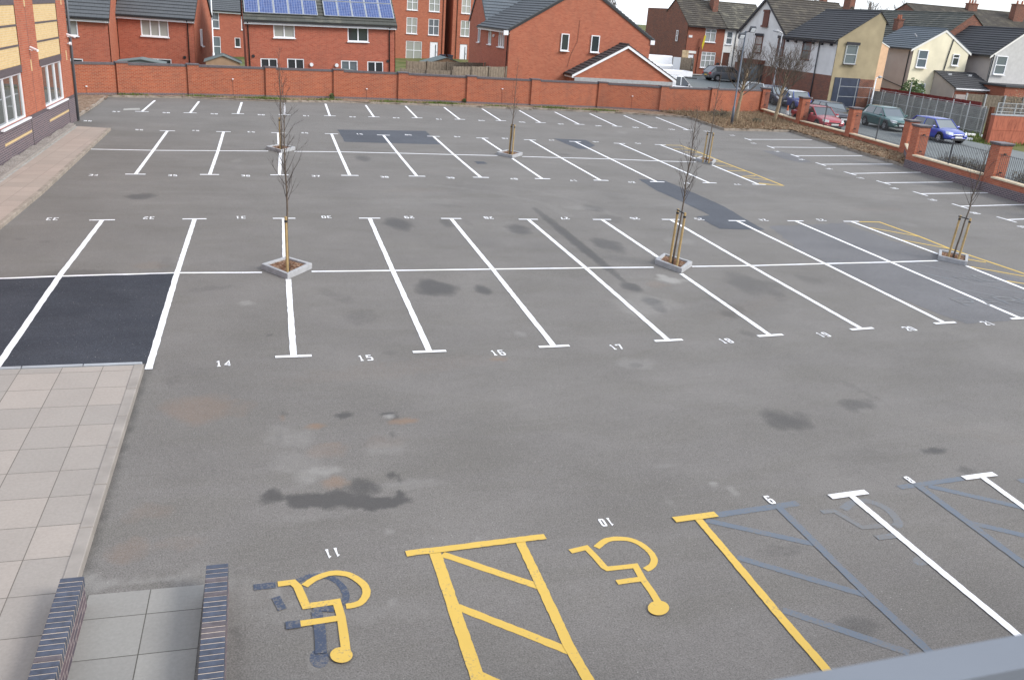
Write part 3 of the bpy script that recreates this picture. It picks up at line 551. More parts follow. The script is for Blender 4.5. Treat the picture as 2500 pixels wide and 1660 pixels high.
for s_, p in [('33', z1(335, 354)), ('32', z1(950, 347)), ('31', z1(1535, 344)), ('30', z1(2083, 341)), ('29', z2(520, 343)), ('28', z2(1027, 346)), ('27', z2(1512, 349)), ('26', z2(1960, 350)), ('25', z3(280, 746)), ('24', z3(688, 752)), ('23', z3(1058, 752))]: number(s_, G(*p), pi, 1.08)
for s_, p in [('34', z1(598, 74)), ('35', z1(1101, 76)), ('36', z1(1567, 78)), ('37', z1(2015, 80)), ('38', z2(362, 86)), ('39', z2(783, 91)), ('40', z2(1187, 98)), ('41', z2(1568, 109)), ('42', z2(1938, 119)), ('43', z3(197, 518)), ('44', z3(522, 525))]: number(s_, G(*p), 0, 1.12, thick=1.15)
for s_, p in [('55', zA(1146, 1071)), ('54', zA(1610, 1078)), ('53', zA(2068, 1089)), ('52', zB(485, 1097)), ('51', zB(935, 1106)), ('50', zB(1338, 1113)), ('49', zB(1743, 1128)), ('48', zC(450, 1142)), ('47', zC(832, 1156)), ('46', zC(1197, 1170)), ('45', zC(1547, 1183))]: number(s_, G(*p), pi, 1.2, thick=1.2)
for s_, p in [('56', zA(722, 998)), ('57', zA(957, 922)), ('58', zA(1368, 931)), ('59', zA(1763, 940)), ('60', zA(2150, 948)), ('61', zB(500, 956)), ('62', zB(880, 965)), ('63', zB(1238, 973)), ('64', zB(1592, 984)), ('65', zB(1940, 995)), ('66', zB(2275, 1008)), ('67', zC(910, 1024)), ('68', zC(1217, 1038)), ('69', zC(1523, 1052)), ('70', zC(1820, 1068)), ('71', zC(2110, 1084))]: number(s_, G(*p), 0, 1.3, thick=1.25)
for s_, p in [('72', q3(215, 1168)), ('73', q3(515, 1280)), ('74', q3(855, 1398)), ('75', q3(1195, 1510)), ('76', z3(1105, 425)), ('77', z3(1305, 484)), ('78', z3(1522, 549)), ('79', z3(1765, 623)), ('80', z3(2040, 708)), ('81', z3(2345, 797))]: number(s_, G(*p), -pi/2, 1.2, thick=1.1)
number('11', G(*f0(552, 758)), pi+.1, .66, thick=1.25, label='white number 11 upside down above the overlapping wheelchair symbols'); number('10', G(*f0(2300, 562)), pi, .66, thick=1.2, label='white number 10 upside down above the lone yellow wheelchair symbol'); number('9', G(*f1(728, 422)), pi, .8, .014, thick=1.2, label='white stencilled bay number 9 beside the old grey bar'); number('8', G(*f1(1620, 295)), pi, .72, .014, thick=1.2, label='white stencilled bay number 8 above the old grey hatching')
def smooth_pts(p):
    q = [p[0]]+list(p)+[p[-1]]; out = []
    for i in range(1, len(q)-2):
        for k in range(5):
            t = k/5; out.append(tuple(.5*((2*q[i][j])+(-q[i-1][j]+q[i+1][j])*t+(2*q[i-1][j]-5*q[i][j]+4*q[i+1][j]-q[i+2][j])*t*t+(-q[i-1][j]+3*q[i][j]-3*q[i+1][j]+q[i+2][j])*t**3) for j in (0, 1)))
    return out+[p[-1]]
def symbol(f, strokes, discs, mat, z0, label):
    mb = MB(); strokes = [(smooth_pts(strokes[0][0]), strokes[0][1])]+list(strokes[1:])
    for k, (pts, w_) in enumerate(strokes): strip(mb, [G(*f(*p)) for p in pts], w_, z0+.002*k, .003, .15)
    for (cx, cy, rx2, ry2) in discs:
        P = [G(*f(cx+rx2*cos(t*pi/14), cy+ry2*sin(t*pi/14))) for t in range(28)]; mb.poly([(p.x, p.y, z0+.012 if mat == 'yellow_paint' else z0-.001) for p in reversed(P)])
    o = mb.build('wheelchair_symbol', M[mat]); return tag(o, label, 'wheelchair symbol')
symbol(f0, [([(375, 970), (440, 925), (540, 890), (630, 892), (700, 920), (755, 965), (770, 1015), (745, 1065), (700, 1090), (640, 1100)], .085), ([(205, 960), (300, 948), (330, 975), (385, 1100), (580, 1072), (610, 1170), (628, 1290), (640, 1390)], .09), ([(350, 1213), (590, 1178)], .09)], [(610, 1417, 72, 50)], 'yellow_paint', .010, 'yellow wheelchair symbol overlapping a blacked out one under number 11')
symbol(f0, [([(320, 940), (430, 900), (540, 915), (610, 965), (640, 1030), (620, 1090)], .075), ([(50, 978), (190, 962)], .1), ([(190, 1040), (235, 1120)], .09), ([(430, 1110), (565, 1118)], .09), ([(452, 1130), (475, 1260), (480, 1400)], .11), ([(255, 1225), (350, 1212)], .12)], [(470, 1428, 62, 62)], 'old_blue_paint', .0035, 'blacked out dark blue wheelchair symbol beneath the yellow one')
symbol(q8, [([(580, 465), (720, 360), (900, 332), (1080, 350), (1240, 420), (1370, 530), (1430, 640), (1400, 730), (1300, 790)], .085), ([(195, 525), (430, 468), (560, 600), (690, 750), (740, 778), (1150, 735), (1260, 930), (1400, 1120), (1490, 1270)], .085), ([(880, 980), (1240, 930)], .085)], [(1490, 1365, 158, 108)], 'yellow_paint', .006, 'yellow wheelchair symbol standing clear in the bay under number 10')
symbol(f1, [([(1200, 480), (1260, 435), (1370, 430), (1480, 480), (1550, 560), (1530, 590)], .12), ([(1060, 497), (1140, 490), (1320, 595), (1500, 580)], .09), ([(1410, 662), (1540, 645)], .11)], [(1700, 805, 58, 32)], 'ghost_paint', .003, 'faint grey painted-over wheelchair symbol crossed by the white bay line')
plain('slate_metal', (.085, .10, .125), .5, .5, .2)
# ------------------------------------------------------------------ the long far wall
def offset(a, b, d): v = (b-a).normalized(); return Vector((-v.y, v.x, 0))*d
def seg_prism(mb, a, b, d0, d1, z0, z1):      # vertical slab between offsets d0..d1 behind the line a-b
    n = offset(a, b, 1); P = [a+n*d0, b+n*d0, b+n*d1, a+n*d1]; mb.prism([(p.x, p.y, z0) for p in P], (0, 0, z1-z0))
piers = [G(*p) for p in [(292, 236), (468, 237), (653, 241), (818, 244), (975, 249), (1146, 257), (1299, 262), (1462, 267), (1612, 276), (1736, 279)]]
fw = thing('brick_wall', 'long orange brick boundary wall with dark coping behind the far row of bays', 'wall', (0, 0, 0))
wb, wp, wc = MB(), MB(), MB(); H = 1.80
for i, (a, b) in enumerate(zip(FAR, FAR[1:])):
    a = a.copy(); b = b.copy(); n = offset(a, b, 1)
    seg_prism(wb, a, b, 0, .22, .2, H-.12); seg_prism(wp, a, b, -.012, .232, -.3, .2); seg_prism(wc, a, b, -.035, .255, H-.12, H-.03); seg_prism(wc, a, b, -.01, .23, H-.03, H)
wb.build('brickwork', M['wall_brick'], fw); wp.build('plinth', M['blue_brick'], fw); wc.build('coping', M['engineering_brown'], fw)
for k in range(1, 11):
    a = FAR[k]; b = FAR[k+1] if k < 11 else FAR[k]; v = (b-a).normalized(); c = a
    if k == 6: c = a-Vector((0, .0, 0))
    pb = MB(); e = c+v*.62
    seg_prism(pb, c, e, -.11, .30, .2, H-.02); p = pb.build('pier', M['wall_brick'], fw)
    pb = MB(); seg_prism(pb, c-v*.005, e+v*.005, -.125, .31, -.3, .2); pb.build('pier_base', M['blue_brick'], p)
    pb = MB(); seg_prism(pb, c-v*.04, e+v*.04, -.15, .34, H-.02, H+.055); pb.build('pier_cap', M['engineering_brown'], p)
# security lights fixed on the wall
for k, (pt, tt) in enumerate([(zA(708, 712), 'behind the left building corner'), (zA(1915, 653), 'between the second and third piers'), (zB(995, 733), 'on the fifth panel'), (zB(2112, 733), 'on the seventh panel behind a sapling'), (zC(1497, 793), 'on the ninth panel'),]):
    d = _f+_r*((pt[0]-1250)/F_PX)-_u*((pt[1]-830)/F_PX)
    best = None
    for a, b in zip(FAR, FAR[1:]):
        n = offset(a, b, 1); t = (a-CAM).dot(n)/d.dot(n); q = CAM+d*t; s_ = (q-a).dot((b-a).normalized())
        if -.01 <= s_ <= (b-a).length and 0 < q.z < 2: best = (q, n)
    if best:
        q, n = best; L = thing('wall_light', 'small white fitting on the long brick wall, '+tt, 'wall light', (q.x, q.y, q.z), atan2(-n.x, n.y), 'small fittings on the boundary wall')
        mb = MB().box(-.045, .045, -.07, -.005, -.025, .025); mb.build('lamp_body', M['white_upvc'], L); MB().tube([(0, -.015, -.04), (0, -.015, -q.z+.1)], .006, 4).build('conduit', M['dark_metal'], L)
# ------------------------------------------------------------------ kerbs and beds
def kerb(name, pts, w, h, mat='kerb_concrete', z0=-.05, unit=.915):
    mb = MB()
    for a, b in zip(pts, pts[1:]):
        L = (b-a).length; n = max(1, round(L/unit)); 
        for k in range(n):
            p = a.lerp(b, k/n); q = a.lerp(b, (k+1)/n); v = (q-p).normalized()*.006
            n_ = offset(a, b, 1); dz = R.uniform(-.002, .002)
            P = [p+v, q-v, q-v+n_*w, p+v+n_*w]; mb.prism([(x.x, x.y, z0) for x in P], (0, 0, h+dz-z0))
    return struct(mb.build(name, M[mat], bevel=.012))
kf = [G(*p) for p in [zA(645, 968), zA(800, 870), zA(885, 803), zA(1500, 812), zA(2350, 845), zB(720, 846), zB(1000, 856), zB(1700, 878), zB(2359, 910), zC(500, 893), zC(1000, 920), zC(1500, 945), zC(1950, 975)]]
kerb('kerb', kf, .13, .11)
kb = [kf[-1], G(*q3(100, 1100)), G(*q3(1040, 1122)), G(*q4(0, 1025)), G(*q4(625, 1212))]
kerb('kerb', kb, .14, .13)
def bed(name, pts, z, mat, dens=0., amp=.03, step=.25, zf=None):
    xs = [p[0] for p in pts]; ys = [p[1] for p in pts]
    ax = np.arange(min(xs), max(xs)+step, step); ay = np.arange(min(ys), max(ys)+step, step); rs = np.random.RandomState(5)
    Z = rs.rand(len(ay), len(ax))*amp
    return struct(gridmesh(name, ax, ay, lambda x, y: z+Z+(zf(x, y) if zf else 0), M[mat], lambda x, y: inside(x, y, pts)))
T2 = lambda v: (v.x, v.y)
grass_poly = [T2(v) for v in kf[2:]]+[T2(v) for v in reversed(FAR[:11])]
bed('grass_strip', grass_poly, .09, 'soil', step=.15)
bed('soil_bed', [T2(kf[0]), T2(kf[1]), T2(kf[2]), (-7.2, 34.2), (-9.6, 33.1), (-9.6, 25), (-7.8, 24.9)], .07, 'soil', amp=.08, step=.2)
bp = [T2(kb[0]), T2(kb[1]), T2(kb[2]), T2(kb[3]), T2(kb[4]), (31.35, 16.4), (34.4, 20.4), (35.4, 26.4), (36.0, 32.5), (37.4, 39.5), T2(FAR[10]), T2(FAR[9])]
bed('planting_bed', bp, .09, 'leaf_litter', amp=.07, step=.16, zf=lambda x, y: .05*ss(x-28, 2, 6))
# chips, leaves and tufts scattered on the beds
def scatter(name, poly, n, mat, size, z, up=.02, flat=True, seed=1):
    rs = random.Random(seed); xs = [p[0] for p in poly]; ys = [p[1] for p in poly]; mb = MB(); k = 0; it = 0
    while k < n and it < n*12:
        it += 1; x = rs.uniform(min(xs), max(xs)); y_ = rs.uniform(min(ys), max(ys))
        if not inside(np.array([x]), np.array([y_]), poly)[0]: continue
        a = rs.uniform(0, 6.28); s_ = size*rs.uniform(.5, 1.4); h = rs.uniform(0, up)
        if flat:
            t = rs.uniform(-.4, .4); mb.quad((x-cos(a)*s_, y_-sin(a)*s_, z+h), (x+sin(a)*s_*.4, y_-cos(a)*s_*.4, z+h+t*s_), (x+cos(a)*s_, y_+sin(a)*s_, z+h+s_*.3), (x-sin(a)*s_*.4, y_+cos(a)*s_*.4, z+h-t*s_))
        else:
            H_ = s_*rs.uniform(.7, 1.5); lx, ly = rs.uniform(-.4, .4)*H_, rs.uniform(-.4, .4)*H_; wd = .018
            mb.add([(x-cos(a)*wd, y_-sin(a)*wd, z), (x+cos(a)*wd, y_+sin(a)*wd, z), (x+lx, y_+ly, z+H_)], [(0, 1, 2)])
        k += 1
    o = mb.build(name, M[mat]); o['kind'] = 'stuff'; return o
scatter('bark_chips', bp, 9000, 'chip_brown', .05, .15, .05, seed=2); scatter('dead_leaves', bp, 12000, 'chip_light', .05, .15, .06, seed=3)
scatter('dead_stalks', [T2(kb[0]), T2(kb[1]), (33, 30), (36.5, 33), (37, 39), T2(FAR[9])], 2600, 'chip_light', .24, .14, flat=False, seed=4)
# grass tufts clump along the wall foot
rs = random.Random(9); mb = MB()
for i in range(9000):
    t = rs.random(); x = -7+t*33; cl = .5+.5*sin(x*1.7)+.4*sin(x*.63+1); 
    if rs.random() > .1+.55*cl: continue
    j = max(1, min(len(kf)-2, next((q for q in range(len(kf)-1) if kf[q+1].x > x), len(kf)-2))); a, b = kf[j], kf[j+1]; yk = a.y+(b.y-a.y)*(x-a.x)/max(.01, b.x-a.x)
    y_ = yk+rs.uniform(.15, .75)
    if not inside(np.array([x]), np.array([y_+.02]), grass_poly)[0]: continue
    a = rs.uniform(0, 6.28); h = rs.uniform(.05, .15)*(.6+.6*cl); lx, ly = rs.uniform(-.5, .5)*h, rs.uniform(-.5, .5)*h
    mb.add([(x-cos(a)*.02, y_-sin(a)*.02, .1), (x+cos(a)*.02, y_+sin(a)*.02, .1), (x+lx, y_+ly, .1+h)], [(0, 1, 2)])
o = mb.build('grass', M['grass_blade']); o['kind'] = 'stuff'
def shrub(name, label, cat, c, r, h, mat, n=500, leaf=.05, seed=1, stems=True, group=None):
    t = thing(name, label, cat, c, 0, group); rs = random.Random(seed); mb = MB(); sm = MB()
    for i in range(n):
        while True:
            x, y_, z = rs.uniform(-1, 1), rs.uniform(-1, 1), rs.uniform(0, 1)
            q = x*x+y_*y_+(z*1.05-.45)**2*2.2
            if q < 1*(.75+.35*sin(5*atan2(y_, x)+seed)*.5) : break
        p = Vector((x*r, y_*r, z*h)); a = rs.uniform(0, 6.28); b = rs.uniform(-1, 1); s_ = leaf*rs.uniform(.6, 1.5)
        u_ = Vector((cos(a), sin(a), b)).normalized()*s_; v_ = u_.orthogonal().normalized()*s_*.5; mb.quad(p-u_, p-v_, p+u_, p+v_)
    for i in range(14 if stems else 0):
        a = rs.uniform(0, 6.28); q = rs.uniform(.2, .9); sm.tube([(0, 0, 0), (cos(a)*r*q*.5, sin(a)*r*q*.5, h*.5), (cos(a)*r*q, sin(a)*r*q, h*rs.uniform(.6, .98))], [.015, .01, .004], 4)
    mb.build('foliage', M[mat], t)
    if stems: sm.build('stem', M['twig_dark'], t)
    return t
p = G(*zC(1330, 920), .1); 
for k, (pt, r_, h_, mt, lb) in enumerate([(q3(40, 905), .9, .5, 'hedge_twig', 'dead brown shrub at the foot of the brick wall left of the floodlight pole'), (q3(560, 985), .35, .3, 'hedge_twig', 'low brown twiggy shrub in leaf litter between the two bare trees')]):
    c = G(*pt, .15); shrub('shrub', lb, 'shrub', (c.x, c.y, .13), r_, h_, mt, 420, .05, k+3)
for k, (pt, lb) in enumerate([(zB(708, 815), 'green weed growing against the fourth pier of the long brick wall'), (zB(1800, 850), 'green weed sprouting at the foot of the sixth pier of the long brick wall')]):
    c = G(*pt, .1); shrub('weed', lb, 'weed', (c.x, c.y+.1, .1), .2, .32, 'leaf_green', 160, .04, k+20)
# ------------------------------------------------------------------ railing wall on the street side
rw = thing('railing_wall', 'low brick street wall with stone coping, tall piers and black railings', 'wall', (0, 0, 0))
def railbay(a, b, z0, zb, zc, zr, last=False):
    v = (b-a).normalized(); mb = MB(); seg_prism(mb, a, b, -.22, 0, zb, zc-.07); mb.build('brickwork', M['orange_brick'], rw)
    mb = MB(); seg_prism(mb, a, b, -.235, .012, z0-.6, zb); mb.build('plinth', M['purple_brick'], rw)
    mb = MB(); seg_prism(mb, a, b, -.28, .05, zc-.07, zc); mb.build('coping', M['coping_stone'], rw, bevel=.008)
    L = (b-a).length; c = offset(a, b, -.11); rl = MB(); n = int(L/.115)
    for q in (zc+.10, zr-.05): rl.bar((a+c)+Vector((0, 0, q)), (b+c)+Vector((0, 0, q)), .035, .014)
    for k in range(1, n): p = a.lerp(b, k/n)+c; rl.tube([(p.x, p.y, zc+.05), (p.x, p.y, zr)], .009, 4)
    pm = a.lerp(b, .5)+c; rl.bar((pm.x, pm.y, zc), (pm.x, pm.y, zr+.06), .045, .045); rl.build('railing', M['dark_metal'], rw)
def pier(c, v, s, z0, zt, zb):
    n = Vector((-v.y, v.x, 0)); P = [c-v*s/2-n*s/2, c+v*s/2-n*s/2, c+v*s/2+n*s/2, c-v*s/2+n*s/2]
    p = MB().prism([(q.x, q.y, zb) for q in P], (0, 0, zt-.11-zb)).build('pier', M['orange_brick'], rw)
    k = (s+.03)/s; MB().prism([(c.x+(q.x-c.x)*k, c.y+(q.y-c.y)*k, z0-.5) for q in P], (0, 0, zb-z0+.5)).build('pier_base', M['purple_brick'], p)
    mb = MB(); k = (s+.13)/s; k2 = (s+.07)/s
    mb.prism([(c.x+(q.x-c.x)*k2, c.y+(q.y-c.y)*k2, zt-.11) for q in P], (0, 0, .045)); mb.prism([(c.x+(q.x-c.x)*k, c.y+(q.y-c.y)*k, zt-.065) for q in P], (0, 0, .065)); mb.build('pier_cap', M['engineering_brown'], p, bevel=.01)
    hb = MB()
    for zz in (zt-.45, zt-1.25): hb.bar(c+v*(s/2)-n*.0+Vector((0, 0, zz)), c+v*(s/2+.09)+Vector((0, 0, zz)), .07, .05)
    hb.build('bracket', M['black_metal'], p)
RP = [RAIL[0]+Vector((0, 0, 0)), RAIL[1], RAIL[2], RAIL[3]]
for i in range(3):
    a, b = RP[i], RP[i+1]; v = (b-a).normalized(); railbay(a+v*.3, b-v*.3, .1, .12, .45, 1.70)
for i, p in enumerate(RP): v = (RP[min(i+1, 3)]-RP[max(i-1, 0)]).normalized(); pier(p-offset(p, p+v, .0), v, .56, .1, 1.96, .12)
railbay(RP[3]+Vector((-.1, -.3, 0)), NEAR[0]+Vector((.25, .2, 0)), .0, .42, .72, .75)
for i in range(3):
    a, b = NEAR[i], NEAR[i+1]; v = (b-a).normalized(); railbay(a+v*.3, b-v*.3, 0, .4, .72, 1.72)
for i, p in enumerate(NEAR): v = (NEAR[min(i+1, 3)]-NEAR[max(i-1, 0)]).normalized(); pier(p-Vector((-.12, 0, 0)), v, .6, 0, 2.14, .4)
# ------------------------------------------------------------------ tree planters
def branchtree(rs, base, lean, hgt, crown0, r0, spread, nb, mat_t, mat_c, parent, up=1.0, twigs=4, curl=.15, rt=.004, minr=.0028):
    tr = MB(); top = Vector(base)+Vector((lean[0], lean[1], 1))*hgt; b0 = Vector(base); P = []; n = 9
    for i in range(n+1):
        t = i/n; q = b0.lerp(top, t)+Vector((rs.uniform(-1, 1), rs.uniform(-1, 1), 0))*.02*min(1, t*3)*hgt/4; P.append(q)
    rad = [max(minr, r0*(1-t/n)**.8+minr) for t in range(n+1)]; tr.tube(P, rad, 7); tr.build('trunk', M[mat_t], parent, smooth=True)
    cb = MB()
    def at(t): x = t*n; i = min(n-1, int(x)); return P[i].lerp(P[i+1], x-i)
    def br(p, d, L, r, lvl):
        pts = [p]; dd = d.normalized(); k = 5 if lvl == 0 else 4
        for i in range(k):
            dd = (dd+Vector((rs.uniform(-1, 1), rs.uniform(-1, 1), rs.uniform(-.3, 1)*up))*curl).normalized(); pts.append(pts[-1]+dd*L/k)
        cb.tube(pts, [max(minr*.6, r*.75*(1-.8*i/k)) for i in range(k+1)], 4 if lvl else 5, False)
        if lvl < 2:
            for i in range(twigs if lvl == 0 else 3):
                q = rs.uniform(.25, .95)*k; i0 = min(k-1, int(q)); a = pts[i0].lerp(pts[i0+1], q-i0); e = (pts[i0+1]-pts[i0]).normalized()
                s_ = Vector((rs.uniform(-1, 1), rs.uniform(-1, 1), rs.uniform(-.2, .9)*up)); br(a, (e+s_.normalized()*.75), L*rs.uniform(.3, .55), r*.5, lvl+1)
    for i in range(nb):
        t = crown0+(1-crown0)*(i+rs.random())/nb*.97; p = at(t); a = i*2.4+rs.uniform(-.5, .5); k = 1-(t-crown0)/(1-crown0)
        L = spread*(.35+.9*k)*rs.uniform(.7, 1.15); d = Vector((cos(a), sin(a), up*rs.uniform(.8, 1.6))); br(p, d, L, r0*.42*(.4+.6*k), 0)
    cb.build('crown', M[mat_c], parent)
def planter(corners, tree_px, top_h, stakes, lean, lab_p, lab_t, seed, crown0=.36, spread=.75, nb=26, ztop=1.15):
    c = [G(*p) for p in corners]; ctr = sum(c, Vector())/4
    # tidy into a parallelogram, corners left, near, right, far
    t = thing('tree_planter', lab_p, 'planter', (ctr.x, ctr.y, 0), 0, 'concrete kerb planters around the young trees'); mb = MB(); h = .13
    L = [p-ctr for p in c]; area = sum(L[i].x*L[(i+1) % 4].y-L[(i+1) % 4].x*L[i].y for i in range(4))
    if area < 0: L = L[::-1]
    ins = []
    for i in range(4):
        ll = L[i].length; ins.append(L[i]*(1-.085/max(.2, ll*.7)))
    for i in range(4):
        a, b, a2, b2 = L[i], L[(i+1) % 4], ins[i], ins[(i+1) % 4]; mb.prism([(a.x, a.y, -.02), (b.x, b.y, -.02), (b2.x, b2.y, -.02), (a2.x, a2.y, -.02)], (0, 0, h+.02))
    mb.build('kerb_frame', M['pale_concrete'], t, bevel=.008)
    mb = MB().prism([(p.x, p.y, 0) for p in ins], (0, 0, .085)); mb.build('soil', M['bark_chip'], t)
    rs = random.Random(seed); cm = MB()
    for i in range(260):
        w_ = [rs.random() for _ in range(4)]; s_ = sum(w_); x = sum(w_[k]*ins[k].x for k in range(4))/s_; y_ = sum(w_[k]*ins[k].y for k in range(4))/s_
        k2 = rs.uniform(.2, 2.2); x, y_ = x*k2, y_*k2
        if not inside(np.array([x]), np.array([y_]), [(q.x*.96, q.y*.96) for q in ins])[0]: continue
        a = rs.uniform(0, 6.28); q = rs.uniform(.015, .04); cm.quad((x-cos(a)*q, y_-sin(a)*q, .09), (x+sin(a)*q*.5, y_-cos(a)*q*.5, .10), (x+cos(a)*q, y_+sin(a)*q, .105), (x-sin(a)*q*.5, y_+cos(a)*q*.5, .095))
    cm.build('bark_chips', M['chip_brown'], t)['kind'] = 'stuff'
    b = G(*tree_px, .085); T = thing('sapling', lab_t, 'tree', (b.x, b.y, .08), 0, 'bare saplings staked in planters'); rs = random.Random(seed+50)
    branchtree(rs, (0, 0, 0), lean, top_h, crown0, .026, spread, nb, 'bark', 'twig_dark', T, 1.5, 2, .10)
    for k, (px_, top) in enumerate(stakes):
        s_ = G(*px_, .085); q = T
        st = thing('tree_stake', '%s timber stake of the %s' % (['left', 'right'][k] if len(stakes) > 1 else 'lone', lab_t.replace('tall ', '').replace('slender ', '').replace('upright twigs in', 'twigs in')), 'stake', (s_.x, s_.y, .08), 0, 'timber stakes holding the saplings')
        MB().tube([(0, 0, -.02), (lean[0]*top*.7, lean[1]*top*.7, top-.02), (lean[0]*top*.7, lean[1]*top*.7, top)], [.033, .03, .024], 10).build('post', M['stake_wood'], st, smooth=False)
        MB().tube([(lean[0]*top*.62, lean[1]*top*.62, top-.13), (lean[0]*top*.66, lean[1]*top*.66, top-.08)], .036, 10).build('tie', M['black_metal'], st)
    if len(stakes) > 1:
        a, c2 = G(*stakes[0][0], .085), G(*stakes[1][0], .085); z = stakes[0][1]-.02
        MB().bar(Vector((a.x-b.x, a.y-b.y, z)), Vector((c2.x-b.x, c2.y-b.y, z)), .02, .03).build('strap', M['black_metal'], T)
planter([z1(1668, 672), z1(1835, 738), z1(1992, 668), z1(1830, 622)], z1(1842, 690), 4.3, [(z1(1834, 692), 1.28)], (-.015, 0), 'square kerb planter with one stake in the near left block', 'tall thin bare sapling in the near left planter', 1, .36, .6, 32)
planter([z3(-5, 1030), z3(165, 1092), z3(233, 1045), z3(52, 990)], z3(108, 1035), 3.95, [(z3(92, 1020), 1.42), (z3(135, 1050), 1.42)], (.03, 0), 'kerb planter with two stakes in the middle of the near block', 'bare sapling with upright twigs in the middle near planter', 2, .40, .6, 34)
planter([z3(1800, 1005), z3(1985, 1045), z3(1992, 998), z3(1806, 964)], z3(1897, 1000), 3.3, [(z3(1868, 988), 1.25), (z3(1930, 1010), 1.25)], (.10, .02), 'kerb planter with two leaning stakes at the right of the near block', 'bare leaning sapling by the yellow hatching at right', 3, .45, .66, 25)
planter([zB(168, 1230), zB(292, 1262), zB(408, 1236), zB(280, 1211)], zB(298, 1238), 3.95, [(zB(284, 1236), 1.28)], (-.01, 0), 'kerb planter with one stake in the far block at left', 'thin bare sapling in the far left planter', 4, .38, .5, 25)
planter([zC(377, 1275), zC(508, 1305), zC(592, 1280), zC(465, 1256)], zC(488, 1280), 4.05, [(zC(481, 1278), 1.32), (zC(507, 1282), 1.32)], (.02, 0), 'kerb planter with two stakes in the centre of the far block', 'slender bare sapling before the middle of the long wall', 5, .36, .45, 18)
planter([z3(256, 372), z3(362, 401), z3(385, 381), z3(290, 361)], z3(322, 383), 4.1, [(z3(303, 380), 1.35), (z3(340, 385), 1.35)], (.03, 0), 'kerb planter with two stakes at the right end of the far block', 'slender bare sapling by the far yellow hatching', 6, .36, .5, 19)
# two grown trees in the bed
def biggertree(px, label, h, seed, spread, crown0, lean=(0, 0)):
    b = G(*px, .12); T = thing('bare_tree', label, 'tree', (b.x, b.y, .1), 0); rs = random.Random(seed)
    tr = MB(); n = 8; P = [Vector((lean[0]*h*i/n+rs.uniform(-.03, .03), rs.uniform(-.03, .03), h*.62*i/n)) for i in range(n+1)]
    tr.tube(P, [.13-.055*i/n for i in range(n+1)], 10); tr.build('trunk', M['pale_bark'], T, smooth=True)
    cb = MB()
    def br(p, d, L, r, lvl):
        pts = [p]; dd = d.normalized(); k = 6
        for i in range(k):
            dd = (dd+Vector((rs.uniform(-1, 1), rs.uniform(-1, 1), rs.uniform(-.2, .9)))*.16).normalized(); pts.append(pts[-1]+dd*L/k)
        cb.tube(pts, [max(.005, r*(1-.75*i/k)) for i in range(k+1)], 5 if lvl < 2 else 3, False)
        if lvl < 3:
            for i in range([6, 4, 2][lvl]):
                q = rs.uniform(.25, .98)*k; i0 = min(k-1, int(q)); a = pts[i0].lerp(pts[i0+1], q-i0); e = (pts[i0+1]-pts[i0]).normalized()
                br(a, e+Vector((rs.uniform(-1, 1), rs.uniform(-1, 1), rs.uniform(-.3, .8))).normalized()*.8, L*rs.uniform(.4, .62), r*.5, lvl+1)
    nb = 19
    for i in range(nb):
        t = crown0+(1-crown0)*i/(nb-1); j = min(n-1, int(t*n)); p = P[j].lerp(P[j+1], t*n-j) if t < 1 else P[-1]; a = i*2.4
        br(p, Vector((cos(a), sin(a), .35+1.1*t)), spread*(1.1-.45*t)*rs.uniform(.8, 1.1), .05-.02*t, 0)
    cb.build('crown', M['bark'], T)
biggertree(q3(255, 985), 'pale trunked bare tree just right of the floodlight pole', 5.5, 11, 2.1, .5, (.06, 0))
biggertree(q3(810, 990), 'pale trunked bare tree before the first railing bay', 5.2, 14, 2.7, .48, (.07, 0))
# floodlight pole
b = G(*q3(205, 1030), .1); L = thing('floodlight_pole', 'tall dark pole with two floodlights beside the bare tree', 'floodlight', (b.x, b.y, .08))
MB().tube([(0, 0, 0), (0, 0, 1.2), (0, 0, 1.22), (0, 0, 5.75)], [.085, .085, .055, .05], 12).build('pole', M['slate_metal'], L, smooth=True)
MB().bar((-.35, .02, 5.55), (.32, -.02, 5.78), .06, .06).build('crossarm', M['dark_metal'], L)
for sx, zz in ((-.34, 5.42), (.36, 5.85)):
    mb = MB(); mb.prism([(sx-.17, -.10, zz-.16), (sx+.17, -.16, zz-.16), (sx+.17, -.30, zz+.12), (sx-.17, -.24, zz+.12)], (.03, .16, .10)); fl = mb.build('floodlight', M['dark_metal'], L)
    mb = MB(); mb.prism([(sx-.13, -.14, zz-.12), (sx+.13, -.185, zz-.12), (sx+.13, -.30, zz+.08), (sx-.13, -.255, zz+.08)], (-.006, -.03, -.015)); mb.build('lens', M['lamp_glass'], fl)
# ------------------------------------------------------------------ paving on the left
zp = .10
e0, e1 = G(*z1(918, 1280), zp), G(190, 1412, zp)
dv = (e0-e1).normalized(); nv = Vector((-dv.y, dv.x, 0))
def slabsheet(name, pts, z, mat, rot, org=None):
    org = org or Vector((pts[0].x, pts[0].y, 0))
    me = bpy.data.meshes.new(name); bm = bmesh.new(); bm.faces.new([bm.verts.new((p.x, p.y, 0)) for p in pts]); bm.to_mesh(me); bm.free()
    if me.polygons[0].normal.z < 0: me.flip_normals()
    me.materials.append(M[mat]); uv = me.uv_layers.new(name='UVMap'); d = Vector((cos(rot), sin(rot), 0)); e = Vector((-sin(rot), cos(rot), 0))
    for l in me.loops:
        c = me.vertices[l.vertex_index].co; uv.data[l.index].uv = ((c-org).dot(d), (c-org).dot(e))
    o = bpy.data.objects.new(name, me); o.location = (0, 0, z); S.collection.objects.link(o); return struct(o)
inn = nv*.15; far_l = e0+nv*6; e1b = e1-dv*7
slabsheet('pavement', [e1b+inn, e0+inn-dv*.02, far_l-dv*.02, e1b+nv*6], zp, 'buff_slabs', atan2(dv.y, dv.x)-pi/2, org=Vector((-3.335, -6.27, 0)))
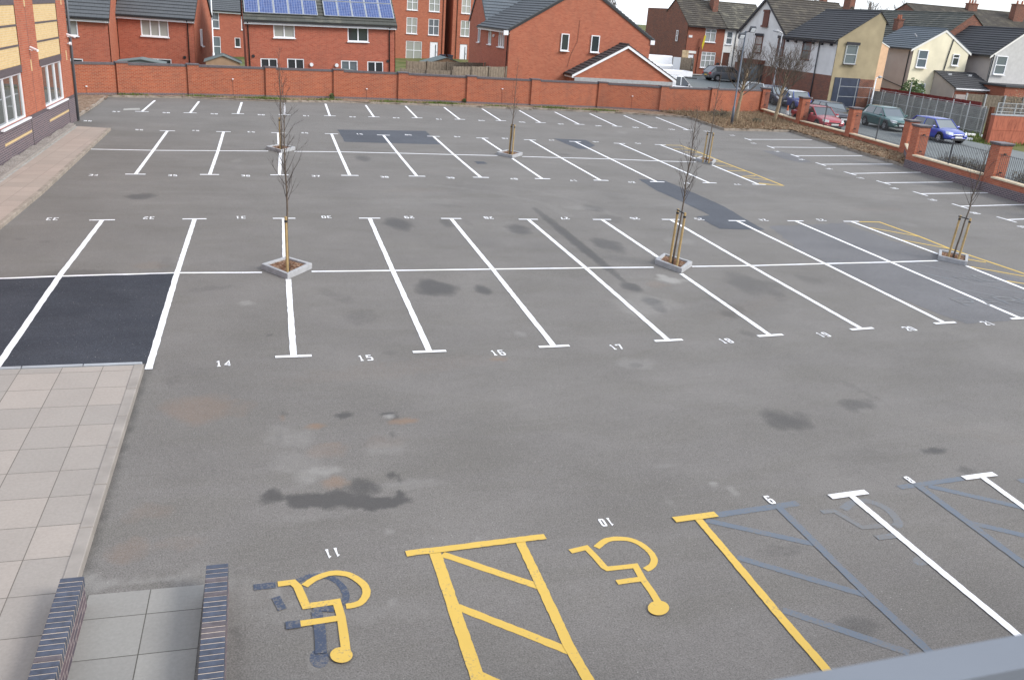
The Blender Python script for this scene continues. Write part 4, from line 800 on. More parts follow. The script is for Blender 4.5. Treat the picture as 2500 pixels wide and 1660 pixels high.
kerb('kerb', [e1-dv*.0, e0], .15, zp+.012, 'buff_kerb')
struct(MB().prism([(p.x, p.y, -.1) for p in (e1b+inn, e0+inn, far_l, e1b+nv*6)], (0, 0, zp+.1-.005)).build('paving_base', M['concrete']))
d0, d1 = G(*z1(908, 1276), zp), G(*z1(-700, 1335), zp); kerb('drainage_channel', [d0+dv*.0, d1], -.075, zp+.014, 'galvanised', unit=1.)
# ramp between the two brick walls
ra, rb = G(*z4(445, 1142)), G(*z4(1030, 1088)); rv = (rb-ra).normalized(); rn = Vector((rv.y, -rv.x, 0))
slabsheet('ramp', [ra+rn*4, rb+rn*4, rb, ra], .006, 'grey_slabs', atan2(rv.y, rv.x))
def lowwall(top_far_l, top_far_r, top_near_l, top_near_r, h, label):
    a, b, c, d = [G(*p, h) for p in (top_far_l, top_far_r, top_near_l, top_near_r)]
    mid0 = (a+b)/2; dr = ((a+b)/2-(c+d)/2).normalized(); w_ = .215; n = Vector((-dr.y, dr.x, 0)); t = thing('brick_wall', label, 'wall', (mid0.x, mid0.y, 0), 0, 'low blue brick ramp walls')
    L = 4.2; O = Vector((0, 0, 0)); body = MB(); P = [n*w_*.5, -n*w_*.5, -n*w_*.5-dr*L, n*w_*.5-dr*L]
    k = .94; body.prism([(p.x*1, p.y*1, -.05) for p in [n*w_*.5*k-dr*.005, -n*w_*.5*k-dr*.005, -n*w_*.5*k-dr*L, n*w_*.5*k-dr*L]], (0, 0, h-.06)); body.build('brickwork', M['purple_brick'], t)
    bl, br_ = MB(), MB(); mo = MB(); i = 0; s = 0
    while s < L-.08:
        mb = br_ if R.random() < .09 else bl; p0 = -dr*s; p1 = -dr*(s+.065); jz = R.uniform(-.0015, .0015)
        mb.prism([(q.x, q.y, h-.108) for q in [n*w_*.5+p0, -n*w_*.5+p0, -n*w_*.5+p1, n*w_*.5+p1]], (0, 0, .108+jz)); s += .0765
    mo.prism([(q.x, q.y, h-.109) for q in [n*w_*.49-dr*.01, -n*w_*.49-dr*.01, -n*w_*.49-dr*(L-.1), n*w_*.49-dr*(L-.1)]], (0, 0, .103))
    bl.build('coping_bricks', M['engineering_brick'], t, bevel=.006); br_.build('brown_coping_bricks', M['engineering_brown'], t, bevel=.006); mo.build('mortar_bed', M['mortar'], t)
sT = lambda a, b: (a*600/2362, 1330+b*600/2362)
lowwall(sT(585, 318), sT(803, 303), sT(255, 1299), sT(525, 1299), .36, 'low blue brick wall on the left side of the ramp')
lowwall(sT(1985, 185), sT(2190, 185), sT(1900, 1299), sT(2142, 1299), .36, 'low blue brick wall on the right side of the ramp')
mossp = MB(); a, b = G(*sT(2218, 380)), G(*sT(2200, 1200))
# pink pavement and gravel beside the left building
k0, k1 = G(*zA(912, 1056), .1), G(*zA(355, 1568), .1); k2 = G(*z1(0, 395), .1)
kd = (k1-k0).normalized(); i0, i1 = G(*zA(625, 1036), .12), G(*zA(0, 1485), .12)
k3 = k2+(k2-k1).normalized()*4.2
kerb('kerb', [k3, k2, k1, k0], .13, .11, 'kerb_concrete'); i3 = i1+(i1-i0)*.9
o_ = [p+Vector((-.13, 0, 0)) for p in (k0, k1, k2, k3)]
slabsheet('pavement', [o_[0], i0+Vector((.08, 0, 0)), i3+Vector((.08, 0, 0)), o_[3], o_[2], o_[1]], .10, 'pink_slabs', radians(-4))
struct(MB().prism([(p.x, p.y, -.05) for p in (o_[0], i0, i3, o_[3], o_[2], o_[1])], (0, 0, .145)).build('paving_base', M['concrete']))
kerb('kerb', [i3, i0], .10, .17, 'buff_kerb')
FE = FACADE_END; fl2 = FE-UB*30
bed('gravel', [T2(i0-Vector((.1, 0, 0))), (FE.x+.02, FE.y-1.2), (fl2.x, fl2.y), (i3.x-.1-(i0.x-i3.x)*1.0, i3.y-(i0.y-i3.y)*1.0), T2(i3-Vector((.1, 0, 0)))], .09, 'gravel', amp=.03, step=.12)
# ------------------------------------------------------------------ left building
glassmat('bl_glass', (.07, .085, .08), .03, 1.)
BL = thing('brick_building', 'brick and cream panelled building with blue brick base on the left edge', 'building', (FE.x, FE.y, 0), radians(86.9))
# local x runs north along the facade (0 at the corner), local -y faces the car park
def wallgrid(mb, x0, x1, z0, z1, holes, y=0., rev=.12):
    xs = sorted({x0, x1, *[h[0] for h in holes], *[h[1] for h in holes]}); zs = sorted({z0, z1, *[h[2] for h in holes], *[h[3] for h in holes]})
    xs = [v for v in xs if x0 <= v <= x1]; zs = [v for v in zs if z0 <= v <= z1]
    for a, b in zip(xs, xs[1:]):
        for c, d in zip(zs, zs[1:]):
            mx_, mz = (a+b)/2, (c+d)/2
            if any(h[0] < mx_ < h[1] and h[2] < mz < h[3] for h in holes): continue
            mb.quad((a, y, c), (b, y, c), (b, y, d), (a, y, d))
    for h in holes:
        a, b, c, d = max(h[0], x0), min(h[1], x1), max(h[2], z0), min(h[3], z1)
        if a >= b or c >= d: continue
        mb.quad((a, y, c), (a, y, d), (a, y+rev, d), (a, y+rev, c)); mb.quad((b, y, d), (b, y, c), (b, y+rev, c), (b, y+rev, d))
        if c == h[2]: mb.quad((b, y, c), (a, y, c), (a, y+rev, c), (b, y+rev, c))
        if d == h[3]: mb.quad((a, y, d), (b, y, d), (b, y+rev, d), (a, y+rev, d))
def glazing(parent, x0, x1, z0, z1, y, cols, rows=(), fw_=.06, mat='white_upvc', glass='window_glass', sill=True, name='window', proud=0., sm=None, blind=None):
    """window in a hole: glass plane as the part, frame and sill as its sub-parts; cols/rows are fractions of mullions"""
    o = MB().box(x0+.01, x1-.01, y+.02, y+.05, z0+.01, z1-.01).build(name, M[glass], parent); fr = MB(); f = fw_
    fr.box(x0, x1, y-.03, y+.06, z0, z0+f); fr.box(x0, x1, y-.03, y+.06, z1-f, z1); fr.box(x0, x0+f, y-.028, y+.058, z0+f, z1-f); fr.box(x1-f, x1, y-.028, y+.058, z0+f, z1-f)
    for c in cols: xc = x0+(x1-x0)*c; fr.box(xc-f*.55, xc+f*.55, y-.026, y+.056, z0+f, z1-f)
    for c in rows: zc = z0+(z1-z0)*c; fr.box(x0+f, x1-f, y-.022, y+.052, zc-f*.5, zc+f*.5)
    fr.build('frame', M[mat], o)
    if sill: MB().box(x0-.05, x1+.05, y-.16-proud, y-.031, z0-.055, z0-.001).build('sill', M[sm or mat], o)
    return o
bw, bp_, bc, bd = MB(), MB(), MB(), MB(); cols = [(-5.17, -1.72), (-11.42, -7.98), (-17.6, -14.2), (-23.8, -20.4)]; LEN = 30
H1 = [(a, b, 1.13, 2.68) for a, b in cols]
wallgrid(bw, -LEN, 0, 1.13, 2.68, H1, 0, .14)
xs = [-LEN]+[v for c in reversed(cols) for v in (c[0]-.25, c[1]+.02)]+[0]
for a, b in zip(xs[::2], xs[1::2]): bw.quad((a, 0, 2.68), (b, 0, 2.68), (b, 0, 9), (a, 0, 9))
bw.quad((0, 0, 0), (0, 12, 0), (0, 12, 9), (0, 0, 9)); bw.quad((-LEN, 12, 0), (-LEN, 0, 0), (-LEN, 0, 9), (-LEN, 12, 9)); bw.quad((0, 12, 0), (-LEN, 12, 0), (-LEN, 12, 9), (0, 12, 9))
body = bw.build('wall', M['orange_brick'], BL)
# plinth
bp_.box(-LEN, .012, -.03, .005, -.1, 1.04); bp_.build('plinth', M['purple_brick'], BL); MB().box(-LEN, .016, -.036, .004, 1.045, 1.13).build('plinth_coping', M['engineering_brown'], BL)
for a, b in cols:
    glazing(BL, a, b, 1.13, 2.68, .08, (.345, .675), (), .06, 'white_upvc', 'bl_glass', True, proud=.05)
    MB().box(a-.2, b+.0, -.012, .1, 2.685, 2.93).build('lintel', M['engineering_brown'], BL)
    pn = MB(); 
    for z0_, z1_ in ((2.935, 3.56), (3.62, 4.23), (4.29, 4.92)): pn.box(a-.245, b+.015, .02, .1, z0_, z1_)
    pn.build('cream_panel', M['cream_brick'], BL); dk_ = MB()
    for z0_, z1_ in ((3.56, 3.62), (4.23, 4.29), (4.925, 5.2)): dk_.box(a-.245, b+.015, -.005, .1, z0_, z1_)
    dk_.box(a-.245, b+.015, -.004, .1, 5.2, 9); dk_.build('dark_band', M['engineering_brown'], BL)
    MB().box(a+.2, b+.22, -.045, -.031, .56, .64).build('cream_strip', M['cream_brick'], BL)
mb = MB()
for u_ in (-6.63, -.72, -12.9): mb.box(u_-.06, u_+.06, -.012, .02, 2.62, 3.02); mb.box(u_-.06, u_+.06, -.012, .02, 4.85, 5.3)
mb.build('cream_slot', M['cream_brick'], BL)
MB().box(-6.62, -6.605, -.004, .01, 1.13, 9).build('movement_joint', M['engineering_brown'], BL); MB().box(-7.62, -7.6, -.04, .0, -.1, 1.04).build('movement_joint', M['black_metal'], BL)
MB().box(-1.42, -1.40, -.04, 0, -.1, 1.04).build('movement_joint', M['black_metal'], BL)
MB().tube([(.06, -.07, 0), (.06, -.07, 9)], .055, 10).build('downpipe', M['grey_metal'], BL, smooth=True)
MB().tube([(-.06, -.05, .05), (-.06, -.05, 9)], .02, 6).build('cable', M['black_metal'], BL)
MB().box(-LEN, .1, -.12, 12.1, 9, 9.2).build('roof', M['grey_metal'], BL)
def cctv(px_u, z, yaw_, label):
    p = Vector((FE.x, FE.y, 0))+UB*px_u+Vector((UB.y, -UB.x, 0))*.02; t = thing('security_camera', label, 'camera', (p.x, p.y, z), yaw_); t.scale = (.72,)*3
    MB().tube([(0, 0, -.04), (0.14, 0, -.1), (.18, 0, 0)], .02, 6).build('bracket', M['white_upvc'], t); MB().tube([(.05, .12, .05), (.40, -.22, -.08)], [.06, .065], 10).build('housing', M['white_upvc'], t, smooth=False)
cctv(-6.74, 3.42, .1, 'white security camera on the brick pier between the two windows'); cctv(-.35, 3.62, .5, 'upper white security camera at the corner downpipe of the left building'); 
p = Vector((FE.x, FE.y, 0))+UB*(-.3); t = thing('security_camera', 'small white dome camera under the one at the building corner', 'camera', (p.x+.12, p.y, 3.28)); MB().disc((0, 0, 0), .07, (1, 0, 0), .1, 12).build('dome', M['white_upvc'], t); MB().tube([(-.12, 0, 0), (0, 0, 0)], .02, 6).build('bracket', M['white_upvc'], t)
# ------------------------------------------------------------------ window rail in front of the photographer, part of the building below the camera
wf = thing('office_building', 'grey metal window rail of the building the picture is taken from', 'building', (CAM.x, CAM.y, 0))
MB().box(-2.2, 6, .309, .335, CAM.z-.364, CAM.z-.352).build('window_rail', M['frame_alu'], wf)
MB().box(-2.2, 6, .312, .332, CAM.z-.42, CAM.z-.364).build('gasket', M['black_metal'], wf)
MB().box(-12, 16, -.1, .30, 0, CAM.z-.50).build('wall', M['orange_brick'], wf); MB().box(-12, 16, -.1, .302, CAM.z-.50, CAM.z-.42).build('sill', M['black_metal'], wf)
# ------------------------------------------------------------------ houses
def slope(mb, x0, x1, ya, za, yb, zb, step=.34, lift=.048):
    """tiled slope laid in overlapping courses from the eave (ya,za) to the ridge (yb,zb)"""
    L = hypot(yb-ya, zb-za); n = max(2, round(L/step)); sg = 1 if yb > ya else -1
    ny, nz_ = -(zb-za)/L*sg*1., abs(yb-ya)/L
    ny = -(zb-za)/L*sg
    for i in range(n):
        a = i/n; b = (i+1)/n; pa = (ya+(yb-ya)*a+ny*lift, za+(zb-za)*a+nz_*lift); pb = (ya+(yb-ya)*b, za+(zb-za)*b); p0 = (ya+(yb-ya)*a, za+(zb-za)*a)
        q = [(x0, pa[0], pa[1]), (x1, pa[0], pa[1]), (x1, pb[0], pb[1]), (x0, pb[0], pb[1])]; r = [(x0, p0[0], p0[1]-.02), (x1, p0[0], p0[1]-.02), (x1, pa[0], pa[1]), (x0, pa[0], pa[1])]
        e1 = [(x1, p0[0], p0[1]-.06), (x1, pb[0], pb[1]-.06), (x1, pb[0], pb[1]), (x1, pa[0], pa[1])]; e2 = [(x0, y_, z_) for _, y_, z_ in e1]
        if sg < 0: q.reverse(); r.reverse(); e1.reverse()
        else: e2.reverse()
        mb.quad(*q); mb.quad(*r); mb.quad(*e1); mb.quad(*e2)
def house(name, label, cat, loc, rz, W, D, zb, ze, zr, wall, roof, ry=None, zback=None, holes=(), gl=(), gr=(), lgm=None, rgm=None, ovh=.28, vo=.08, fascia='white_upvc', pipes=(), barge='white_upvc', chimneys=(), group=None, roof_right=True, low=None, tilt=0., gutter='black_metal', bed_dark=True):
    t = thing(name, label, cat, (loc[0], loc[1], 0), rz, group); t.rotation_euler = (0, tilt, rz); ry = D/2 if ry is None else ry; zk = ze if zback is None else zback
    mb = MB(); wallgrid(mb, 0, W, zb, ze, [h[:4] for h in holes]); mb.quad((W, D, zb), (0, D, zb), (0, D, zk), (W, D, zk))
    L_ = [(0, 0, zb), (0, 0, ze), (0, ry, zr-.03), (0, D, zk), (0, D, zb)]; R_ = [(W, y_, z_) for _, y_, z_ in reversed(L_)]
    if not lgm: mb.poly(list(reversed(L_)) if False else [L_[0], L_[4], L_[3], L_[2], L_[1]][::-1][::-1])
    if not rgm: mb.poly(R_[::-1][::1] if False else [(W, 0, zb), (W, D, zb), (W, D, zk), (W, ry, zr-.03), (W, 0, ze)])
    mb.build('wall', M[wall], t)
    if lgm: MB().prism([L_[0], L_[4], L_[3], L_[2], L_[1]], (.05, 0, 0)).build('side_wall', M[lgm], t)
    if rgm: MB().prism([(W, 0, zb), (W, D, zb), (W, D, zk), (W, ry, zr-.03), (W, 0, ze)], (-.05, 0, 0)).build('side_wall', M[rgm], t)
    k = (zr-ze)/ry; kb = (zr-zk)/(D-ry); rb = MB(); slope(rb, -vo, W+vo, -ovh, ze-ovh*k+.05, ry, zr+.05); slope(rb, -vo, W+vo, D+ovh, zk-ovh*kb+.05, ry, zr+.05)
    r = rb.build('roof', M[roof], t); MB().tube([(-vo, ry, zr+.06), (W+vo, ry, zr+.06)], .09, 6).build('ridge_tiles', M[roof], r)
    if fascia: MB().box(-vo, W+vo, -ovh+.02, -ovh+.04, ze-ovh*k-.20, ze-ovh*k+.0).build('fascia', M[fascia], t)
    if fascia: MB().box(-vo+.01, W+vo-.01, -ovh+.04, -.002, ze-ovh*k-.2, ze-ovh*k-.18).build('soffit', M[fascia], t)
    if gutter: MB().box(-vo, W+vo, -ovh-.10, -ovh+.015, ze-ovh*k-.07, ze-ovh*k+.02).build('gutter', M[gutter], t)
    if barge:
        for xx, s_ in ((-vo, 1), (W+vo, -1)):
            b_ = MB(); th = .17; xa = xx+s_*.005
            b_.prism([(xa, -ovh, ze-ovh*k-.0), (xa, ry, zr+.0), (xa, ry, zr-th*1.15), (xa, -ovh, ze-ovh*k-th*1.15)], (s_*.03, 0, 0)); b_.prism([(xa, D+ovh, zk-ovh*kb), (xa, ry, zr), (xa, ry, zr-th*1.15), (xa, D+ovh, zk-ovh*kb-th*1.15)], (s_*.031, 0, 0)); b_.build('bargeboard', M[barge], t)
    for x in pipes: MB().tube([(x, -ovh-.05, ze-ovh*k-.05), (x, -.05, ze-ovh*k-.35), (x, -.05, zb)], .035, 8).build('downpipe', M['black_metal'], t, smooth=True)
    styles = {'w2': ((.5,), (), 'window_glass'), 'w2n': ((.5,), (), 'blind_glass'), 'w3': ((.34, .66), (), 'blind_glass'), 'w1': ((), (), 'window_glass'), 'w1n': ((), (), 'grey_glass'), 'x': ((.5,), (.5,), 'blind_glass'), 'xg': ((.5,), (.55,), 'grey_glass'), 's': ((), (.5,), 'grey_glass'), 'sd': ((), (.5,), 'window_glass'), 't': ((.5,), (.72,), 'net_glass'), 'g': ((.33, .67), (.45, .78), 'net_glass'), 'fr': ((.5,), (), 'window_glass'), 'h': ((), (.68,), 'window_glass')}
    def put(h, y, rot=None):
        a, b, c, d, st = h[:5]; mat = h[5] if len(h) > 5 else 'white_upvc'
        if st == 'door':
            o = MB().box(a+.06, b-.06, y, y+.05, c, d-.05).build('door', M['white_upvc'], t); MB().box(a, b, y+.051, y+.08, c, d).build('frame', M['white_upvc'], o)
            MB().box(b-.34, b-.24, y-.01, y-.002, c+.35, d-.3).build('door_glass', M['window_glass'], o); MB().box(b-.17, b-.14, y-.06, y-.002, c+.95, c+1.1).build('handle', M['galvanised'], o)
        elif st == 'board': o = MB().box(a, b, y-.02, y+.06, c, d).build('boarded_window', M['brown_wood'], t); MB().box(a-.06, b+.06, y-.08, y-.021, d-.02, d+.16).build('lintel', M['brown_wood'], o); MB().box(a-.08, b+.08, y-.12, y-.021, c-.16, c).build('sill', M['brown_wood'], o)
        else:
            cs, rs_, gm = styles[st]; gm = h[6] if len(h) > 6 else gm; o = glazing(t, a, b, c, d, y, cs, rs_, .065 if st not in ('s', 'sd') else .07, mat, gm, True, sm='white_upvc' if mat == 'white_upvc' else 'engineering_brown')
            if mat != 'white_upvc': MB().box(a-.08, b+.08, y-.1, y-.031, d-.0, d+.22).build('lintel', M['black_paint'], o)
        if rot == 'r': o.location = (W, 0, 0); o.rotation_euler = (0, 0, pi/2)
        if rot == 'l': o.rotation_euler = (0, 0, -pi/2)
    for h in holes:
        if h[4]: put(h, .05 if h[4] != 'board' else -.02)
    for h in gr: put(h, -.06, 'r')
    for h in gl: put((-h[1], -h[0])+tuple(h[2:]), -.06, 'l')
    for (x, y_, wx, wy, z0, z1, pots, m_) in chimneys:
        c = MB().box(x-wx/2, x+wx/2, y_-wy/2, y_+wy/2, z0, z1-.12).build('chimney', M[m_], t); MB().box(x-wx/2-.05, x+wx/2+.05, y_-wy/2-.05, y_+wy/2+.05, z1-.12, z1).build('chimney_cap', M['old_brick'], c)
        for i in range(pots): px0 = x+(i-(pots-1)/2)*wx/max(1, pots)*.95; MB().tube([(px0, y_, z1), (px0, y_, z1+.38)], [.12, .09], 10).build('chimney_pot', M['terracotta'], c)
    return t
h1 = house('house', 'brick house at far left beyond the wall, partly hidden by the near building', 'house', (-13.9, 41), 0, 6., 8, -1.3, 3.98, 6.9, 'red_brick', 'roof_dark', holes=[(3.2, 4.28, 2.72, 3.80, 'w1', 'white_upvc', 'net_glass'), (3.0, 4.4, .0, 1.42, 'w2')], rgm='orange_brick', barge='black_metal', group='new brick houses beyond the wall')  # east gable in lighter brick than the front, sunlight put into its colour
h2 = house('house', 'brick house with one wide three light window above the wall', 'house', (-7.85, 45.4), radians(-7), 4.75, 8, -1.3, 4.15, 7.1, 'red_brick', 'roof_dark', holes=[(1.42, 3.14, 2.75, 3.88, 'w3'), (1.45, 3.2, -.1, 1.38, 'w2')], rgm='orange_brick', barge='black_metal', pipes=(4.35,), gr=[(2.4, 2.9, 2.2, 3.3, 'w1n')], group='new brick houses beyond the wall')  # brighter brick on the right gable paints in the sun from the east
MB().disc((4.05, -.02, 1.55), .1, (0, 1, 0), .06, 12).build('vent', M['black_metal'], h2)
h3 = house('house', 'brick house with blue solar panels across its whole roof', 'house', (.12, 42), 0, 9.7, 8.6, -1.3, 4.42, 7.7, 'red_brick', 'roof_green', holes=[(1.76, 3.11, 3.24, 4.16, 'w2n'), (6.52, 7.9, 3.16, 4.1, 'w2'), (.85, 1.93, .75, 1.93, 'fr'), (2.54, 3.63, -.3, 1.96, 'fr'), (6.04, 7.16, -.3, 1.94, 'fr', 'white_upvc', 'grey_glass'), (7.8, 8.88, .7, 1.93, 'fr')], pipes=(.18, 9.3), barge='black_metal', tilt=-radians(1.4), rgm='orange_brick', group='new brick houses beyond the wall')
for x, z in ((.42, 2.05), (9.2, 1.98)): MB().disc((x, -.02, z), .1, (0, 1, 0), .06, 12).build('vent', M['black_metal'], h3)
for x in (4.1, 5.75): MB().disc((x, -.05, 1.62), .12, (0, 1, 0), .12, 12).build('wall_lamp', M['lamp_glass'], h3)
sl = atan2(7.7-4.42, 4.3); cs_, sn = cos(sl), sin(sl)
for arr, x0 in ((0, .02), (1, 5.05)):
    for r_ in range(2):
        for c in range(5):
            x = x0+c*.925; s0 = .22+r_*1.50; y0, z0 = s0*cs_, 4.42+.05+s0*sn; y1, z1_ = (s0+1.46)*cs_, 4.42+.05+(s0+1.46)*sn; o_y, o_z = -sn*.12, cs_*.12
            pn = MB().prism([(x+.045, y0+.03*cs_+o_y, z0+.03*sn+o_z), (x+.865, y0+.03*cs_+o_y, z0+.03*sn+o_z), (x+.865, y1-.03*cs_+o_y, z1_-.03*sn+o_z), (x+.045, y1-.03*cs_+o_y, z1_-.03*sn+o_z)], (0, -sn*.012, cs_*.012)).build('solar_panel', M['solar_cell'], h3)
            MB().prism([(x, y0+o_y, z0+o_z), (x+.91, y0+o_y, z0+o_z), (x+.91, y1+o_y, z1_+o_z), (x, y1+o_y, z1_+o_z)], (0, sn*.035, -cs_*.035)).prism([(x, y0+o_y, z0+o_z), (x+.91, y0+o_y, z0+o_z), (x+.91, y0+.03*cs_+o_y, z0+.03*sn+o_z), (x, y0+.03*cs_+o_y, z0+.03*sn+o_z)], (0, -sn*.013, cs_*.013)).prism([(x, y0+o_y, z0+o_z), (x+.045, y0+o_y, z0+o_z), (x+.045, y1+o_y, z1_+o_z), (x, y1+o_y, z1_+o_z)], (0, -sn*.014, cs_*.014)).prism([(x+.865, y0+o_y, z0+o_z), (x+.91, y0+o_y, z0+o_z), (x+.91, y1+o_y, z1_+o_z), (x+.865, y1+o_y, z1_+o_z)], (0, -sn*.014, cs_*.014)).build('frame', M['galvanised'], pn)
house('house', 'small brick house seen in the gap left of the solar roof', 'house', (-3.6, 87), 0, 9, 8, -1.4, 3.95, 6.6, 'red_brick', 'roof_dark', holes=[(1.1, 1.85, 1.93, 3.66, 's'), (1.1, 1.9, -1., 1.1, 's'), (3.4, 4.0, .1, 1.1, 'w1'), (4.15, 4.7, 1.95, 3.65, 'w1n')], barge='black_metal', group='brick houses further back')
wins = []
for a, b in ((4.0, 5.27), (6.6, 7.87)): wins += [(a, b, 2.71, 4.49, 'xg' if a > 5 else 'x'), (a, b, 5.3, 7.0, 'x')]
house('house', 'three storey brick townhouse with white door behind the timber fence', 'house', (15., 87), 0, 8.6, 8, -1.2, 8.4, 11, 'orange_brick', 'roof_dark', holes=wins+[(4.0, 5.9, -.16, 1.9, 'x'), (6.85, 7.85, -.2, 1.95, 'door')], barge='black_metal', pipes=(8.3,), group='brick houses further back')
house('house', 'second three storey townhouse with white door, right of the narrow gap', 'house', (24.5, 87), 0, 8, 8, -1.2, 8.4, 11, 'orange_brick', 'roof_dark', holes=[(1., 2.1, 2.8, 4.55, 'x'), (1., 2.1, 5.35, 7.0, 'x'), (1.0, 1.95, -.2, 1.9, 'door')], barge='black_metal', pipes=(.5,), group='brick houses further back')
hc = house('house', 'large brick house whose plain gable with two narrow windows faces the car park', 'house', (18.7, 53.1), -pi/2, 8.1, 11.4, -.8, 4.80, 8.2, 'red_brick', 'roof_dark', rgm='orange_brick', holes=[(2.3, 3.3, 3.39, 4.55, 'w2n'), (5.2, 6.9, 3.36, 4.55, 'w3'), (2.3, 3.4, .4, 1.75, 'w2n'), (5.1, 7.2, -.2, 1.72, 'w3')], gr=[(4.03, 4.66, 3.47, 4.68, 'w1'), (6.45, 7.13, 3.49, 4.70, 'w1')], pipes=(7.8,), barge='roof_dark' if False else 'black_metal')  # south gable brick is a sunlit copy, west front the shaded tone
MB().tube([(8.13, 5.4, 5.7), (8.13, 5.35, 4.2), (8.13, 4.9, 3.2), (8.13, 4.7, 2.3)], .010, 5).build('cable', M['black_metal'], hc)
for y_ in (-.25, 11.6): MB().box(8.06, 8.2, y_-.22, y_+.12, 4.3, 4.62).build('box_end', M['white_upvc'], hc)
MB().disc((4.1, -.06, 4.1), .11, (0, 1, 0), .1, 12).build('alarm_box', M['meter_white'], hc)
house('house', 'brick house with a pale slate slope tucked behind the large gabled one', 'house', (19.5, 54.3), 0, 10, 5.4, -.8, 5.15, 8.0, 'red_brick', 'roof_slate', gl=[(1.6, 2.2, 3.3, 4.5, 'w1n')], barge='black_metal')
gg = house('garage', 'low brick garage gable with white bargeboards behind the wall', 'garage', (23.45, 45.), -pi/2, 1.5, 8.2, -.6, 1.98, 4.18, 'orange_brick', 'roof_garage', rgm='orange_brick', ovh=.22, vo=.14)
MB().box(1.501, 1.56, .05, 8.15, 1.45, 1.72).build('lintel', M['pale_concrete'], gg)
# old terrace at the top of the street
bt = house('house', 'end of terrace brick house with white door and yellow flag', 'house', (44.3, 66), 0, 4.36, 5,   .6, 6.05, 8.4, 'terrace_brick', 'roof_brown', ry=3.4, zback=7.3, lgm='old_brick', fascia=None, barge=None, holes=[(2.09, 3.36, 4.42, 5.72, 't'), (1.99, 3.65, 1.87, 3.44, 'g'), (.42, 1.12, 1.1, 3.1, 'door')], chimneys=[(3.95, 2.35, .6, .85, 7.0, 9.3, 1, 'old_brick')], group='old terrace across the road')
mb = MB(); mb.box(1.95, 3.5, -.03, .02, 5.74, 5.94); mb.box(.3, 1.3, -.03, .02, 3.2, 3.45); mb.build('lintel', M['bright_render'], bt); MB().box(.2, .6, -.06, -.002, 4.75, 4.98).build('meter_box', M['meter_white'], bt)
MB().disc((3.95, -.15, 2.25), .22, (0, 1, .3), .04, 14).build('satellite_dish', M['dark_metal'], bt); MB().tube([(1.6, -.05, 3.9), (1.55, -.05, 1.1)], .04, 6).build('downpipe', M['brown_wood'], bt)
MB().box(0, 4.3, 5, 10, .6, 7.45).build('rear_wing', M['old_brick'], bt); o = MB().box(-.06, -.005, 1.9, 2.25, 4.3, 5.3).build('window', M['net_glass'], bt); MB().box(-.09, -.061, 1.85, 2.3, 4.25, 4.32).box(-.09, -.061, 1.85, 2.3, 5.28, 5.35).box(-.09, -.061, 1.84, 1.9, 4.32, 5.28).box(-.09, -.061, 2.25, 2.31, 4.32, 5.28).box(-.09, -.061, 1.9, 2.25, 4.76, 4.83).build('frame', M['white_upvc'], o)
fl = thing('flag', 'limp yellow flag hanging beside the upper window of the end terrace house', 'flag', (46.25, 65.9, 4.2)); mb = MB(); mb.tube([(0, 0, .95), (-.12, -.35, .9)], .015, 5); mb.build('flag_stick', M['brown_wood'], fl)
mb = MB(); mb.prism([(-.14, -.3, .85), (.02, -.3, .85), (-.06, -.3, .1), (-.2, -.3, -.55), (-.3, -.3, -.1)], (.05, .06, 0)); mb.build('cloth', M['yellow_cloth'], fl)
wt = house('house', 'narrow white painted terrace house with dark passage beside the brick one', 'house', (48.68, 66), 0, 5.2, 5,   .6, 6.05, 8.4, 'bright_render', 'roof_mossy', ry=3.4, zback=7.3, fascia=None, barge=None, holes=[(.25, .98, 4.32, 5.6, 's'), (.12, .95, 1.1, 3.5, None)], group='old terrace across the road')
MB().box(.12, .95, .09, .118, 1.1, 3.5).build('passage_door', M['brown_wood'], wt); MB().tube([(1.35, -.05, 5.9), (1.32, -.05, 1.)], .04, 6).build('downpipe', M['dark_metal'], wt)
# white gabled corner house and its dark roofed range
wg = house('house', 'white rendered house with a steep black edged gable above the parked cars', 'house', (46.5, 51.5), 0, 7.5, 8.0, .3, 5.75, 8.75, 'white_render', 'roof_brown', barge='black_paint', fascia=None, gutter=None, ovh=.1, vo=.22, gl=[(3.73, 4.95, 3.95, 5.45, 'sd', 'brown_wood', 'net_glass'), (3.3, 4.2, 6.4, 7.6, 'board'), (.15, 1.15, 3.9, 5.4, 'sd', 'brown_wood', 'grey_glass')])
MB().box(-.03, -.002, 0.01, 7.99, .3, 2.92).build('brick_base', M['old_brick'], wg)
o = MB().box(-.5, -.031, 2.9, 6.2, .5, 3.0).build('bay', M['dark_metal'], wg); mb = MB()
for k in range(2): mb.box(-.53, -.501, 3.05+k*1.55, 4.5+k*1.55, .95, 2.85)
mb.build('pane', M['grey_glass'], o); MB().box(-.75, -.031, 2.75, 6.35, 3.0, 3.35).build('cornice', M['brown_wood'], o); MB().box(-.06, -.031, 1.3, 2.1, 1.1, 2.8).build('boarded_opening', M['brown_wood'], wg)
dr = house('house', 'white and tan rendered range with black tiled roof and blue roller shutter', 'house', (46.5, 51.5), -pi/2, 7.3, 4.3, .2, 5.75, 8.0, 'white_render', 'roof_black', ry=3.6, zback=7.35, rgm='tan_render', fascia='black_paint', barge=None, ovh=.35, holes=[(2.5, 3.85, 3.84, 5.3, 'sd', 'brown_wood', 'grey_glass')], gr=[(.85, 2.0, 3.85, 5.35, 'sd', 'grey_upvc', 'grey_glass')])
MB().box(.0, 7.28, -.03, -.002, .2, 2.85).build('brick_base', M['old_brick'], dr); MB().box(7.301, 7.34, .35, 2.85, .35, 2.75).build('roller_shutter', M['shutter_blue'], dr); MB().box(7.301, 7.33, 2.86, 4.3, .2, 2.72).build('brick_pier', M['old_brick'], dr)
